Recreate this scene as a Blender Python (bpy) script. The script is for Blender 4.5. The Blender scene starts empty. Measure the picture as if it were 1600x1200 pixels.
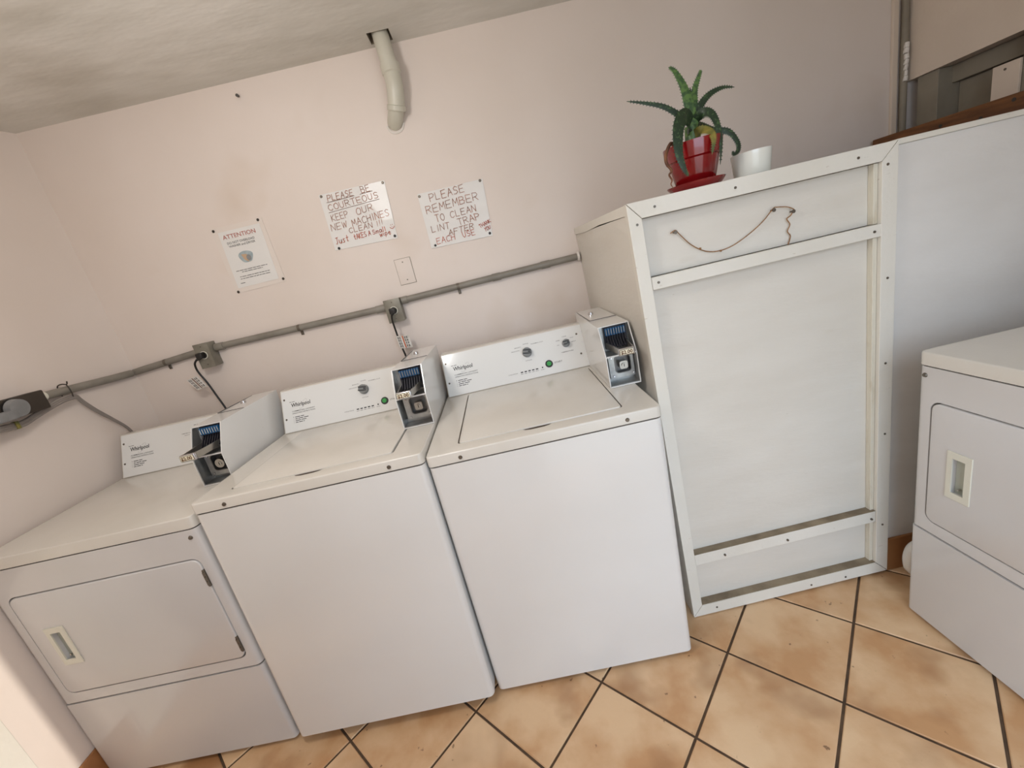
import bpy, bmesh, math, random
from mathutils import Vector, Matrix
random.seed(7)
PI = math.pi
SC = bpy.context.scene
COL = SC.collection

# ------------------------------------------------------------------ camera
cam = bpy.data.cameras.new('camera')
cam.sensor_fit = 'HORIZONTAL'; cam.sensor_width = 36.0
cam.lens = 648.427 / 1600 * 36.0
cam.clip_start = 0.02
cam_ob = bpy.data.objects.new('camera', cam); COL.objects.link(cam_ob)
Rt = Vector((0.9730802387, -0.0599418004, -0.2225350074))
Fw = Vector((-0.0034102267, 0.9617340144, -0.2739636034))
Up = Vector((0.2304413576, 0.2673474634, 0.9356399492))
CP = Vector((0.29465767, -1.92553856, 1.39463642))
cam_ob.matrix_world = Matrix(((Rt.x, Up.x, -Fw.x, CP.x), (Rt.y, Up.y, -Fw.y, CP.y), (Rt.z, Up.z, -Fw.z, CP.z), (0, 0, 0, 1)))
SC.camera = cam_ob
# ------------------------------------------------------------------ world, sun, exposure
SC.view_settings.view_transform = 'Standard'
SC.view_settings.look = 'None'
SC.view_settings.gamma = 1.0
SC.view_settings.use_curve_mapping = False
SC.view_settings.exposure = 0.0
world = bpy.data.worlds.new('sky'); SC.world = world; world.use_nodes = True
_bg = world.node_tree.nodes['Background']
_bg.inputs[0].default_value = (0.70, 0.84, 1.0, 1); _bg.inputs[1].default_value = 4.0
sun = bpy.data.lights.new('sun', 'SUN'); sun.energy = 2.5; sun.angle = math.radians(0.4); sun.color = (1.0, 0.93, 0.82)
sun_ob = bpy.data.objects.new('sun', sun); COL.objects.link(sun_ob)
_d = Vector((-1.0, 0.5255, -1.130 * math.tan(math.radians(22))))
sun_ob.rotation_euler = _d.to_track_quat('-Z', 'Y').to_euler(); sun_ob.location = (3, -4, 3)
DOOR_X0, DOOR_X1, DOOR_H = 0.32, 1.45, 2.1
_pl = bpy.data.lights.new('door_portal', 'AREA'); _pl.shape = 'RECTANGLE'; _pl.size = DOOR_X1 - DOOR_X0; _pl.size_y = DOOR_H
_pl.cycles.is_portal = True
_po = bpy.data.objects.new('door_portal', _pl); COL.objects.link(_po)
_po.location = ((DOOR_X0 + DOOR_X1) / 2, -2.3, DOOR_H / 2); _po.rotation_euler = (PI / 2, 0, 0)

_cl = bpy.data.lights.new('ceiling_lamp_light', 'POINT'); _cl.shadow_soft_size = 0.12; _cl.energy = 19.5; _cl.color = (1.0, 0.97, 0.94)
_co = bpy.data.objects.new('ceiling_lamp_light', _cl); COL.objects.link(_co); _co.location = (-0.30, -1.30, 2.0)

# ------------------------------------------------------------------ materials
def srgb(r, g, b):
    f = lambda v: (v / 255 / 12.92) if v / 255 <= 0.04045 else ((v / 255 + 0.055) / 1.055) ** 2.4
    return (f(r), f(g), f(b), 1)

def mat(name, c, c2=None, scale=4.0, rough=0.5, metal=0.0, bump=0.0, bscale=60.0, spots=None, coat=0.0, rnd=False, detail=4.0, lo=0.35, hi=0.65, stretch=None, alpha=1.0, trans=0.0, spec=0.5, rough2=None):
    m = bpy.data.materials.new(name); m.use_nodes = True
    nt = m.node_tree; N = nt.nodes; L = nt.links
    p = N['Principled BSDF']
    p.inputs['Base Color'].default_value = c; p.inputs['Roughness'].default_value = rough
    p.inputs['Metallic'].default_value = metal; p.inputs['Coat Weight'].default_value = coat
    p.inputs['Specular IOR Level'].default_value = spec
    p.inputs['Alpha'].default_value = alpha; p.inputs['Transmission Weight'].default_value = trans
    tc = N.new('ShaderNodeTexCoord'); vec = tc.outputs['Object']
    if stretch:
        mp = N.new('ShaderNodeMapping'); mp.inputs['Scale'].default_value = stretch
        L.new(vec, mp.inputs['Vector']); vec = mp.outputs[0]
    if rnd:
        oi = N.new('ShaderNodeObjectInfo'); ad = N.new('ShaderNodeVectorMath'); ad.operation = 'ADD'
        mu = N.new('ShaderNodeMath'); mu.operation = 'MULTIPLY'; mu.inputs[1].default_value = 40
        L.new(oi.outputs['Random'], mu.inputs[0]); L.new(vec, ad.inputs[0]); L.new(mu.outputs[0], ad.inputs[1]); vec = ad.outputs[0]
    col = None
    if c2 is not None:
        n = N.new('ShaderNodeTexNoise'); n.inputs['Scale'].default_value = scale; n.inputs['Detail'].default_value = detail
        L.new(vec, n.inputs['Vector'])
        r = N.new('ShaderNodeMapRange'); r.inputs['From Min'].default_value = lo; r.inputs['From Max'].default_value = hi
        L.new(n.outputs['Fac'], r.inputs['Value'])
        mx = N.new('ShaderNodeMix'); mx.data_type = 'RGBA'; mx.inputs[6].default_value = c; mx.inputs[7].default_value = c2
        L.new(r.outputs[0], mx.inputs[0]); col = mx.outputs[2]
        if rough2 is not None:
            rr = N.new('ShaderNodeMapRange'); rr.inputs['To Min'].default_value = rough; rr.inputs['To Max'].default_value = rough2
            L.new(r.outputs[0], rr.inputs['Value']); L.new(rr.outputs[0], p.inputs['Roughness'])
    for s in (spots or []):     # (colour, noise scale, threshold lo, hi, strength, stretch)
        vv = vec
        if len(s) > 5:
            mp = N.new('ShaderNodeMapping'); mp.inputs['Scale'].default_value = s[5]; L.new(vec, mp.inputs['Vector']); vv = mp.outputs[0]
        n = N.new('ShaderNodeTexNoise'); n.inputs['Scale'].default_value = s[1]; n.inputs['Detail'].default_value = 3
        L.new(vv, n.inputs['Vector'])
        r = N.new('ShaderNodeMapRange'); r.inputs['From Min'].default_value = s[2]; r.inputs['From Max'].default_value = s[3]; r.inputs['To Max'].default_value = s[4]
        L.new(n.outputs['Fac'], r.inputs['Value'])
        mx = N.new('ShaderNodeMix'); mx.data_type = 'RGBA'; mx.inputs[7].default_value = s[0]
        if col is None: mx.inputs[6].default_value = c
        else: L.new(col, mx.inputs[6])
        L.new(r.outputs[0], mx.inputs[0]); col = mx.outputs[2]
    if col is not None: L.new(col, p.inputs['Base Color'])
    if bump:
        n = N.new('ShaderNodeTexNoise'); n.inputs['Scale'].default_value = bscale; n.inputs['Detail'].default_value = 3
        L.new(vec, n.inputs['Vector'])
        b = N.new('ShaderNodeBump'); b.inputs['Strength'].default_value = bump; b.inputs['Distance'].default_value = 0.01
        L.new(n.outputs['Fac'], b.inputs['Height']); L.new(b.outputs[0], p.inputs['Normal'])
    return m

M = {}
M['wall'] = mat('pink_wall_paint', srgb(228, 216, 208), srgb(221, 208, 198), 1.3, rough=0.55, bump=0.12, bscale=14,
                spots=[(srgb(120, 95, 80), 26, 0.775, 0.80, 0.7), (srgb(205, 185, 165), 2.2, 0.58, 0.75, 0.5)])
M['wall_r'] = mat('dull_wall_paint', srgb(226, 209, 192), srgb(212, 194, 176), 1.8, rough=0.6, bump=0.15, bscale=20,
                spots=[(srgb(110, 85, 60), 22, 0.76, 0.80, 0.6)])
M['ceiling'] = mat('grey_ceiling_plaster', srgb(224, 220, 213), srgb(203, 199, 190), 2.0, rough=0.8, bump=0.35, bscale=7, stretch=(1, 2.2, 1),
                spots=[(srgb(180, 172, 158), 1.6, 0.55, 0.75, 0.6), (srgb(90, 80, 70), 60, 0.77, 0.8, 0.7)])
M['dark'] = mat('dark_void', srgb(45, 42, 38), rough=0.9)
M['soffit'] = mat('grey_brown_soffit', srgb(146, 136, 120), srgb(126, 116, 101), 5, rough=0.7)
M['enamel'] = mat('white_enamel', srgb(224, 222, 219), srgb(220, 217, 213), 2.0, rough=0.16, coat=0.3, bump=0.015, bscale=9,
                spots=[(srgb(150, 130, 105), 45, 0.79, 0.83, 0.35)])
M['enamel_top'] = mat('white_enamel_top', srgb(221, 216, 208), srgb(213, 207, 197), 3.0, rough=0.24, coat=0.25, bump=0.05, bscale=240,
                spots=[(srgb(140, 118, 90), 55, 0.77, 0.82, 0.4)])
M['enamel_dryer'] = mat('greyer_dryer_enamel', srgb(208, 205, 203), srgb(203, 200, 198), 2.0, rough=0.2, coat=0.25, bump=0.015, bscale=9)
M['seam'] = mat('painted_gap_shade', srgb(70, 58, 48), rough=0.8)  # dark brown standing in for shade in gaps and the handle recess
M['face'] = mat('console_white', srgb(231, 231, 229), rough=0.14, coat=0.4)
M['cab'] = mat('white_painted_wood', srgb(226, 222, 213), srgb(219, 214, 203), 3.0, rough=0.45, bump=0.12, bscale=45,
                spots=[(srgb(150, 120, 85), 30, 0.70, 0.80, 0.55, (1, 1, 3))])
M['cab_dirty'] = mat('yellowed_painted_wood', srgb(216, 210, 194), srgb(180, 162, 134), 14.0, rough=0.55, bump=0.25, bscale=60, lo=0.55, hi=0.85, stretch=(2, 2, 0.6))
M['ledge'] = mat('dusty_ledge', srgb(150, 135, 112), srgb(120, 105, 85), 14, rough=0.8, bump=0.2)
M['ply'] = mat('white_painted_plywood', srgb(219, 214, 205), srgb(213, 207, 197), 2.5, rough=0.5, bump=0.10, bscale=26, stretch=(1, 1, 4),
                spots=[(srgb(172, 150, 120), 3.2, 0.70, 0.90, 0.35), (srgb(130, 95, 70), 24, 0.755, 0.80, 0.6, (1, 1, 2.4))])
M['partition'] = mat('white_partition_paint', srgb(226, 223, 219), srgb(217, 213, 208), 2.2, rough=0.5, bump=0.15, bscale=18, stretch=(1, 1, 2.5))
M['grout'] = mat('brown_grout', srgb(92, 72, 54), srgb(70, 54, 40), 20, rough=0.9)
M['tile'] = mat('sandy_ceramic_tile', srgb(219, 184, 145), srgb(194, 148, 104), 5.2, rough=0.33, rough2=0.42, bump=0.10, bscale=30, rnd=True, lo=0.40, hi=0.62, detail=6,
                spots=[(srgb(152, 106, 66), 4.3, 0.54, 0.70, 0.75), (srgb(226, 196, 160), 3.4, 0.55, 0.72, 0.5), (srgb(92, 58, 34), 38, 0.71, 0.76, 0.75)])
M['tile_base'] = mat('brown_skirting_tile', srgb(168, 118, 76), srgb(140, 92, 54), 6, rough=0.35, rnd=True)
M['conduit'] = mat('grey_painted_conduit', srgb(142, 136, 126), srgb(126, 120, 110), 12, rough=0.45)
M['box'] = mat('grey_metal_box', srgb(138, 134, 122), srgb(120, 114, 102), 18, rough=0.42, metal=0.2)
M['pvc'] = mat('cream_pvc', srgb(206, 202, 188), srgb(197, 193, 178), 10, rough=0.35)
M['black'] = mat('black_plastic', srgb(30, 27, 25), rough=0.45)
M['blackbox'] = mat('dark_brown_box', srgb(54, 46, 38), rough=0.5)
M['greyplug'] = mat('grey_plug_rubber', srgb(138, 138, 138), srgb(122, 122, 122), 20, rough=0.5)
M['greycable'] = mat('grey_cable', srgb(136, 128, 122), rough=0.45)
M['chrome'] = mat('chrome', srgb(205, 205, 208), rough=0.18, metal=1.0)
M['galv'] = mat('galvanized_sheet', srgb(182, 181, 177), srgb(150, 150, 149), 24, rough=0.34, metal=0.75)
M['steel'] = mat('brushed_steel', srgb(176, 172, 165), rough=0.32, metal=0.9)
M['screw'] = mat('dull_screw', srgb(112, 104, 94), rough=0.4, metal=0.7)
M['well'] = mat('dark_lock_well', srgb(112, 110, 108), rough=0.35, metal=0.7)
M['blue'] = mat('blue_coin_guides', srgb(34, 88, 132), rough=0.35)
M['slot'] = mat('dark_slide_block', srgb(42, 42, 50), rough=0.35, metal=0.4)
M['knob'] = mat('grey_knob', srgb(128, 130, 130), rough=0.35)
M['knob_d'] = mat('dark_knob_ridge', srgb(60, 62, 64), rough=0.4)
M['green'] = mat('green_button', srgb(28, 140, 60), rough=0.3)
M['green_l'] = mat('light_green_print', srgb(110, 215, 120), rough=0.4)
M['ink'] = mat('dark_grey_print', srgb(38, 36, 37), rough=0.5)
M['ink_l'] = mat('light_grey_print', srgb(104, 101, 99), rough=0.5)
M['ink_red'] = mat('faded_red_print', srgb(172, 92, 78), rough=0.6)
M['marker'] = mat('brown_red_marker', srgb(176, 112, 82), srgb(142, 102, 82), 22, rough=0.6)
M['marker2'] = mat('orange_red_marker', srgb(200, 98, 60), srgb(178, 88, 66), 22, rough=0.6)
M['marker3'] = mat('dark_brown_marker', srgb(110, 78, 62), rough=0.6)
M['paper'] = mat('laminated_paper', srgb(226, 223, 219), rough=0.5, coat=0.15, bump=0.05, bscale=22)
M['plastic'] = mat('clear_sleeve', srgb(226, 215, 206), rough=0.3, coat=0.5, bump=0.1, bscale=16)
M['gold'] = mat('gold_label_print', srgb(92, 52, 12), rough=0.5)
M['label'] = mat('cream_price_label', srgb(240, 232, 205), rough=0.5)
M['ivory'] = mat('ivory_handle_plastic', srgb(216, 213, 199), rough=0.35)
M['pocket'] = mat('grey_green_pocket', srgb(180, 184, 172), rough=0.35)
M['red'] = mat('glossy_red_plastic', srgb(128, 15, 19), srgb(114, 12, 15), 6, rough=0.13, coat=0.5)
M['soil'] = mat('potting_soil', srgb(58, 42, 30), srgb(38, 28, 20), 60, rough=0.95, bump=0.6, bscale=120)
M['leaf'] = mat('dark_green_aloe', srgb(34, 52, 32), srgb(70, 96, 58), 130, rough=0.45, lo=0.55, hi=0.66)
M['leaf_l'] = mat('light_green_aloe', srgb(86, 116, 56), srgb(44, 72, 38), 90, rough=0.45, lo=0.42, hi=0.6)
M['leaf_y'] = mat('yellowing_aloe', srgb(142, 128, 58), srgb(70, 84, 40), 40, rough=0.5)
M['leaf_d'] = mat('dried_brown_aloe', srgb(122, 78, 48), srgb(84, 52, 36), 30, rough=0.7)
M['ceramic'] = mat('white_glazed_ceramic', srgb(226, 226, 218), rough=0.1, coat=0.5)
M['lumber'] = mat('brown_lumber', srgb(132, 84, 44), srgb(92, 56, 28), 7, rough=0.6, stretch=(6, 0.8, 6), bump=0.15)
M['twine'] = mat('brown_twine', srgb(160, 118, 76), srgb(120, 84, 54), 200, rough=0.8)
M['tag'] = mat('silver_tag_paper', srgb(222, 219, 214), srgb(196, 190, 182), 60, rough=0.4)
M['orange'] = mat('orange_print', srgb(190, 90, 40), rough=0.5)
M['caulk'] = mat('white_caulk', srgb(225, 218, 210), rough=0.6, bump=0.4, bscale=60)
M['concrete'] = mat('pale_concrete', srgb(196, 188, 176), srgb(176, 168, 156), 2.0, rough=0.8, bump=0.1)
M['stucco'] = mat('pale_stucco', srgb(225, 215, 200), rough=0.8)
M['hose'] = mat('white_hose', srgb(222, 218, 212), rough=0.5)
M['tracing'] = mat('grey_blue_print', srgb(150, 164, 170), srgb(172, 182, 184), 60, rough=0.5)
M['orange_l'] = mat('tan_print', srgb(194, 164, 134), rough=0.5)

# ------------------------------------------------------------------ mesh helpers
def B(): return bmesh.new()

def add_bm(dst, src):
    me = bpy.data.meshes.new('tmp'); src.to_mesh(me); src.free(); dst.from_mesh(me); bpy.data.meshes.remove(me); return dst

def box(x0, x1, y0, y1, z0, z1, bev=0.0, seg=2, bm=None, edges=None):
    b = bmesh.new()
    vs = [b.verts.new((x, y, z)) for z in (z0, z1) for y in (y0, y1) for x in (x0, x1)]
    for f in ((0, 2, 3, 1), (4, 5, 7, 6), (0, 1, 5, 4), (2, 6, 7, 3), (0, 4, 6, 2), (1, 3, 7, 5)):
        b.faces.new([vs[i] for i in f])
    if bev:
        es = [e for e in b.edges if edges is None or edges((e.verts[0].co + e.verts[1].co) / 2, (e.verts[0].co - e.verts[1].co).normalized())]
        bmesh.ops.bevel(b, geom=es, offset=bev, segments=seg, profile=0.5, affect='EDGES')
    bmesh.ops.recalc_face_normals(b, faces=b.faces)
    return add_bm(bm, b) if bm is not None else b

def cyl(p0, p1, r0, r1=None, n=20, bm=None, cap=True):
    p0 = Vector(p0); p1 = Vector(p1); r1 = r0 if r1 is None else r1
    d = (p1 - p0).normalized(); a = d.orthogonal().normalized(); c = d.cross(a)
    b = bmesh.new(); R0 = []; R1 = []
    for i in range(n):
        t = 2 * PI * i / n; q = a * math.cos(t) + c * math.sin(t)
        R0.append(b.verts.new(p0 + q * r0)); R1.append(b.verts.new(p1 + q * r1))
    for i in range(n): b.faces.new((R0[i], R0[(i + 1) % n], R1[(i + 1) % n], R1[i]))
    if cap: b.faces.new(R0[::-1]); b.faces.new(R1)
    bmesh.ops.recalc_face_normals(b, faces=b.faces)
    return add_bm(bm, b) if bm is not None else b

def smooth_pts(pts, k=6):
    P = [Vector(p) for p in pts]; out = []
    for i in range(len(P) - 1):
        a = P[max(i - 1, 0)]; b = P[i]; c = P[i + 1]; d = P[min(i + 2, len(P) - 1)]
        for j in range(k):
            t = j / k
            out.append(0.5 * ((2 * b) + (c - a) * t + (2 * a - 5 * b + 4 * c - d) * t * t + (3 * b - a - 3 * c + d) * t ** 3))
    out.append(P[-1]); return out

def tube(pts, r, n=8, bm=None, k=6, flat=1.0):
    P = smooth_pts(pts, k) if k else [Vector(p) for p in pts]
    b = bmesh.new(); rings = []; prev = None
    for i, p in enumerate(P):
        d = (P[min(i + 1, len(P) - 1)] - P[max(i - 1, 0)]).normalized()
        if prev is None: a = d.orthogonal().normalized()
        else: a = (prev - d * prev.dot(d)).normalized()
        prev = a; c = d.cross(a)
        rr = r(i / (len(P) - 1)) if callable(r) else r
        rings.append([b.verts.new(p + a * math.cos(2 * PI * j / n) * rr + c * math.sin(2 * PI * j / n) * rr * flat) for j in range(n)])
    for A, C in zip(rings, rings[1:]):
        for j in range(n): b.faces.new((A[j], A[(j + 1) % n], C[(j + 1) % n], C[j]))
    b.faces.new(rings[0][::-1]); b.faces.new(rings[-1])
    bmesh.ops.recalc_face_normals(b, faces=b.faces)
    return add_bm(bm, b) if bm is not None else b

def lathe(prof, c=(0, 0, 0), n=40, bm=None):
    b = bmesh.new(); rings = []
    for r, z in prof:
        if r < 1e-6: rings.append([b.verts.new((c[0], c[1], c[2] + z))])
        else: rings.append([b.verts.new((c[0] + r * math.cos(2 * PI * i / n), c[1] + r * math.sin(2 * PI * i / n), c[2] + z)) for i in range(n)])
    for A, C in zip(rings, rings[1:]):
        for i in range(n):
            j = (i + 1) % n
            if len(A) == 1 and len(C) == 1: continue
            if len(A) == 1: b.faces.new((A[0], C[j], C[i]))
            elif len(C) == 1: b.faces.new((A[i], A[j], C[0]))
            else: b.faces.new((A[i], A[j], C[j], C[i]))
    bmesh.ops.recalc_face_normals(b, faces=b.faces)
    return add_bm(bm, b) if bm is not None else b

def prism(poly, axis, d0, d1, bm=None, bev=0.0):
    """poly in the two other axes, extruded along axis (0,1,2) from d0 to d1"""
    b = bmesh.new()
    def P(q, d):
        v = [q[0], q[1]]; v.insert(axis, d); return v
    A = [b.verts.new(P(q, d0)) for q in poly]; C = [b.verts.new(P(q, d1)) for q in poly]
    n = len(poly)
    for i in range(n): b.faces.new((A[i], A[(i + 1) % n], C[(i + 1) % n], C[i]))
    b.faces.new(A[::-1]); b.faces.new(C)
    bmesh.ops.recalc_face_normals(b, faces=b.faces)
    if bev: bmesh.ops.bevel(b, geom=list(b.edges), offset=bev, segments=2, profile=0.5, affect='EDGES')
    return add_bm(bm, b) if bm is not None else b

def rrect(x0, x1, z0, z1, r, n=5):
    out = []
    for cx, cz, a0 in ((x1 - r, z0 + r, -90), (x1 - r, z1 - r, 0), (x0 + r, z1 - r, 90), (x0 + r, z0 + r, 180)):
        for i in range(n + 1):
            a = math.radians(a0 + 90 * i / n); out.append((cx + r * math.cos(a), cz + r * math.sin(a)))
    return out

def obj(name, bm, m, parent=None, smooth=False, label=None):
    me = bpy.data.meshes.new(name)
    if isinstance(bm, bmesh.types.BMesh): bm.to_mesh(me); bm.free()
    else: me = bm
    me.name = name
    me.materials.clear(); me.materials.append(M[m])
    if smooth:
        me.shade_smooth()
        me.set_sharp_from_angle(angle=math.radians(38))
    o = bpy.data.objects.new(name, me); COL.objects.link(o)
    if parent is not None: o.parent = parent
    if label: o['label'] = label
    return o

def thing(name, label, cat, loc=(0, 0, 0), rot=(0, 0, 0), group=None):
    o = bpy.data.objects.new(name, None); o.empty_display_size = 0.1; COL.objects.link(o)
    o.location = loc; o.rotation_euler = rot; return tag(o, label, cat, group)

def tag(o, label, cat, group=None):
    o['label'] = label; o['category'] = cat
    if group: o['group'] = group
    return o

def struct(name, bm, m, smooth=False):
    o = obj(name, bm, m, None, smooth); o['kind'] = 'structure'; return o

def cut(bm, cutters):
    """bm minus cutters, through the boolean modifier; returns a mesh"""
    me = bpy.data.meshes.new('cut'); bm.to_mesh(me); bm.free()
    o = bpy.data.objects.new('cut', me); COL.objects.link(o); cs = []
    for c in cutters:
        cm = bpy.data.meshes.new('cutter'); c.to_mesh(cm); c.free()
        co = bpy.data.objects.new('cutter', cm); COL.objects.link(co); cs.append(co)
        md = o.modifiers.new('b', 'BOOLEAN'); md.operation = 'DIFFERENCE'; md.object = co; md.solver = 'EXACT'
    dg = bpy.context.evaluated_depsgraph_get(); dg.update()
    out = bpy.data.meshes.new_from_object(o.evaluated_get(dg))
    for q in cs + [o]: bpy.data.objects.remove(q)
    return out

_tc = {}
def text_geo(s):
    if s not in _tc:
        cu = bpy.data.curves.new('t', 'FONT'); cu.body = s; cu.size = 1; cu.resolution_u = 2
        cu.offset = {'Whirlpool': 0.016, '$2.00': 0.03}.get(s, 0.006)
        o = bpy.data.objects.new('t', cu); COL.objects.link(o)
        dg = bpy.context.evaluated_depsgraph_get(); dg.update()
        me = bpy.data.meshes.new_from_object(o.evaluated_get(dg))
        V = [v.co.copy() for v in me.vertices]; F = [list(f.vertices) for f in me.polygons]
        bpy.data.objects.remove(o)
        x0 = min(v.x for v in V); x1 = max(v.x for v in V)
        _tc[s] = ([((v.x - x0) / (x1 - x0), v.y / 0.72) for v in V], F)
    return _tc[s]

def text_on(bm, s, fr, x0, x1, y0, h):
    """flat text between x0 and x1 with baseline y0 and cap height h in frame fr(u, v) -> point"""
    V, F = text_geo(s)
    vs = [bm.verts.new(fr(x0 + u * (x1 - x0), y0 + v * h)) for u, v in V]
    for f in F:
        try: bm.faces.new([vs[i] for i in f])
        except ValueError: pass
    return bm

def quad_on(bm, fr, x0, x1, y0, y1):
    bm.faces.new([bm.verts.new(fr(*q)) for q in ((x0, y0), (x1, y0), (x1, y1), (x0, y1))]); return bm

def fine_line(bm, fr, x0, x1, y, h, seed=0):
    """a line of print too small to read: word-long dashes"""
    rr = random.Random(seed); x = x0
    while x < x1:
        w = rr.uniform(2.0, 6.5) * h
        quad_on(bm, fr, x, min(x + w, x1), y, y + h * 0.75); x += w + h * 0.8

# ------------------------------------------------------------------ the room
XR, HC = 2.19, 2.2915
# floor slab (grout level) and the tiles laid at 45 degrees
fl = struct('floor', box(-1.42, 2.5, -2.35, 0.1, -0.06, -0.004), 'grout')
T = 0.3091; AX, AY = 0.7898, -0.8623; s2 = math.sqrt(0.5)
def clip(poly, a, b, c):   # keep a*x+b*y<=c
    out = []
    for i in range(len(poly)):
        p = poly[i]; q = poly[(i + 1) % len(poly)]
        dp = a * p[0] + b * p[1] - c; dq = a * q[0] + b * q[1] - c
        if dp <= 0: out.append(p)
        if (dp < 0) != (dq < 0) and abs(dp - dq) > 1e-9:
            t = dp / (dp - dq); out.append((p[0] + (q[0] - p[0]) * t, p[1] + (q[1] - p[1]) * t))
    return out
def tile_bm(poly):
    b = prism(poly, 2, -0.004, 0.0)
    es = [e for e in b.edges if all(v.co.z > -0.001 for v in e.verts)]
    bmesh.ops.bevel(b, geom=es, offset=0.0022, segments=1, profile=0.5, affect='EDGES')
    return b
hw = (T - 0.0075) / 2
sq = [(hw, hw), (-hw, hw), (-hw, -hw), (hw, -hw)]
rotp = lambda p: ((p[0] - p[1]) * s2, (p[0] + p[1]) * s2)
dia = [rotp(p) for p in sq]
tile_me = None
for i in range(-14, 15):
    for j in range(-14, 15):
        u, v = (i + 0.5) * T, (j + 0.5) * T
        cx = AX + (u - v) * s2; cy = AY - (u + v) * s2
        if cy > -0.38 or cx < -1.62 or cx > 2.4 or cy < -2.8: continue
        poly = [(p[0] + cx, p[1] + cy) for p in dia]; n0 = list(poly)
        for c in ((-1, 0, 1.395), (1, 0, 2.187), (0, -1, 2.34), (0, 1, -0.01)): poly = clip(poly, *c)
        if len(poly) < 3: continue
        area = abs(sum(poly[k][0] * poly[(k + 1) % len(poly)][1] - poly[(k + 1) % len(poly)][0] * poly[k][1] for k in range(len(poly)))) / 2
        if area < 0.0008: continue
        if area > hw * hw * 4 * 0.999:
            if tile_me is None:
                o = obj('tile', tile_bm(dia), 'tile', fl); tile_me = o.data
            else:
                o = bpy.data.objects.new('tile', tile_me); COL.objects.link(o); o.parent = fl
            o.location = (cx, cy, random.uniform(-0.0004, 0.0002))
        else:
            obj('tile', tile_bm([(p[0] - cx, p[1] - cy) for p in poly]), 'tile', fl).location = (cx, cy, 0)

def plane_strip(pts, z0, z1, th, bm=None):
    """a wall following pts (x, y), thickened outwards by th"""
    b = bmesh.new(); n = len(pts); I = []; O = []
    for i, p in enumerate(pts):
        a = Vector(pts[max(i - 1, 0)]); c = Vector(pts[min(i + 1, n - 1)]); d = (c - a).normalized(); nn = Vector((-d.y, d.x)) * th
        I.append(p); O.append((p[0] + nn.x, p[1] + nn.y))
    return prism(I + O[::-1], 2, z0, z1, bm)
LW = [(-1.362, 0.0), (-1.369, -0.02), (-1.377, -0.045), (-1.385, -0.075), (-1.392, -0.11), (-1.398, -0.145), (-1.4035, -0.19), (-1.4065, -0.25), (-1.408, -0.34), (-1.408, -1.2), (-1.408, -2.35)]
struct('wall_left', plane_strip(LW, -0.06, HC, -0.12), 'wall', True)
struct('wall_back', box(-1.5, 2.45, 0.0, 0.12, -0.06, HC), 'wall')
# ceiling with the square hole for the pipe
cb = B()
for q in ((-1.5, 0.066, -2.35, 0.12), (0.150, 2.45, -2.35, 0.12), (0.066, 0.150, -2.35, -0.102), (0.066, 0.150, -0.022, 0.12)):
    box(q[0], q[1], q[2], q[3], HC, HC + 0.1, bm=cb)
ce = struct('ceiling', cb, 'ceiling')
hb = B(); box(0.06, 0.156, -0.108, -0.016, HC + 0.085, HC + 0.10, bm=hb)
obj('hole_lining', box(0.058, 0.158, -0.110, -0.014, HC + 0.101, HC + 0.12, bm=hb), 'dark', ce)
hl = B()
for q in ((0.066, 0.0675, -0.102, -0.022), (0.1485, 0.150, -0.102, -0.022)): box(*q, HC + 0.0005, HC + 0.09, bm=hl)
box(0.066, 0.150, -0.0235, -0.022, HC + 0.0005, HC + 0.09, bm=hl); box(0.066, 0.150, -0.102, -0.1005, HC + 0.0005, HC + 0.09, bm=hl)
obj('hole_edge', hl, 'soffit', ce)
# front wall (behind the camera) with the doorway that lets the daylight in
fb = B()
box(-1.5, DOOR_X0, -2.35, -2.2, -0.06, HC, bm=fb); box(DOOR_X1, 2.45, -2.35, -2.2, -0.06, HC, bm=fb)
box(DOOR_X0, DOOR_X1, -2.35, -2.2, DOOR_H, HC, bm=fb)
struct('wall_front', fb, 'wall')
struct('sky_blocker', box(-8, 8, -2.8, -2.36, 2.65, 2.75), 'ceiling')  # unseen slab added outside to hold back high sky light
struct('ground', box(-14, 14, -22, -2.36, -0.12, -0.03), 'concrete')
# right wall: full height towards the camera, an open recess behind the partition
rb = B()
box(XR, 2.45, -2.2, -0.69, -0.06, HC, bm=rb)
box(XR, 2.45, -0.69, 0.0, 1.735, HC, bm=rb)
box(2.31, 2.45, -0.69, 0.0, -0.06, 1.735, bm=rb)
wr = struct('wall_right', rb, 'wall_r')
obj('header_band', box(2.262, 2.309, -0.40, -0.002, 1.672, 1.734, 0.002), 'soffit', wr)
obj('post', box(2.205, 2.309, -0.128, -0.045, 1.0, 1.7345, 0.002), 'soffit', wr)
obj('plywood_panel', box(2.292, 2.309, -0.42, -0.13, 1.0, 1.671, 0.001), 'soffit', wr)
ap = obj('access_panel', box(2.196, 2.206, -0.402, -0.322, 1.50, 1.658, 0.0015), 'wall_r', wr, label='pale painted access panel with two screws')
obj('panel_stile', box(2.207, 2.309, -0.448, -0.400, 1.0, 1.7345, 0.002), 'soffit', wr)
obj('bracket', box(2.20, 2.30, -0.50, -0.452, 1.0, 1.68, 0.002), 'partition', wr)
for z in (1.535, 1.640): obj('screw', cyl((2.196, -0.36, z), (2.1945, -0.36, z), 0.004, n=10), 'screw', ap)
struct('trim_1', box(2.128, 2.152, -0.012, -0.0002, 1.46, HC - 0.001, 0.002), 'wall_r')
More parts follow.
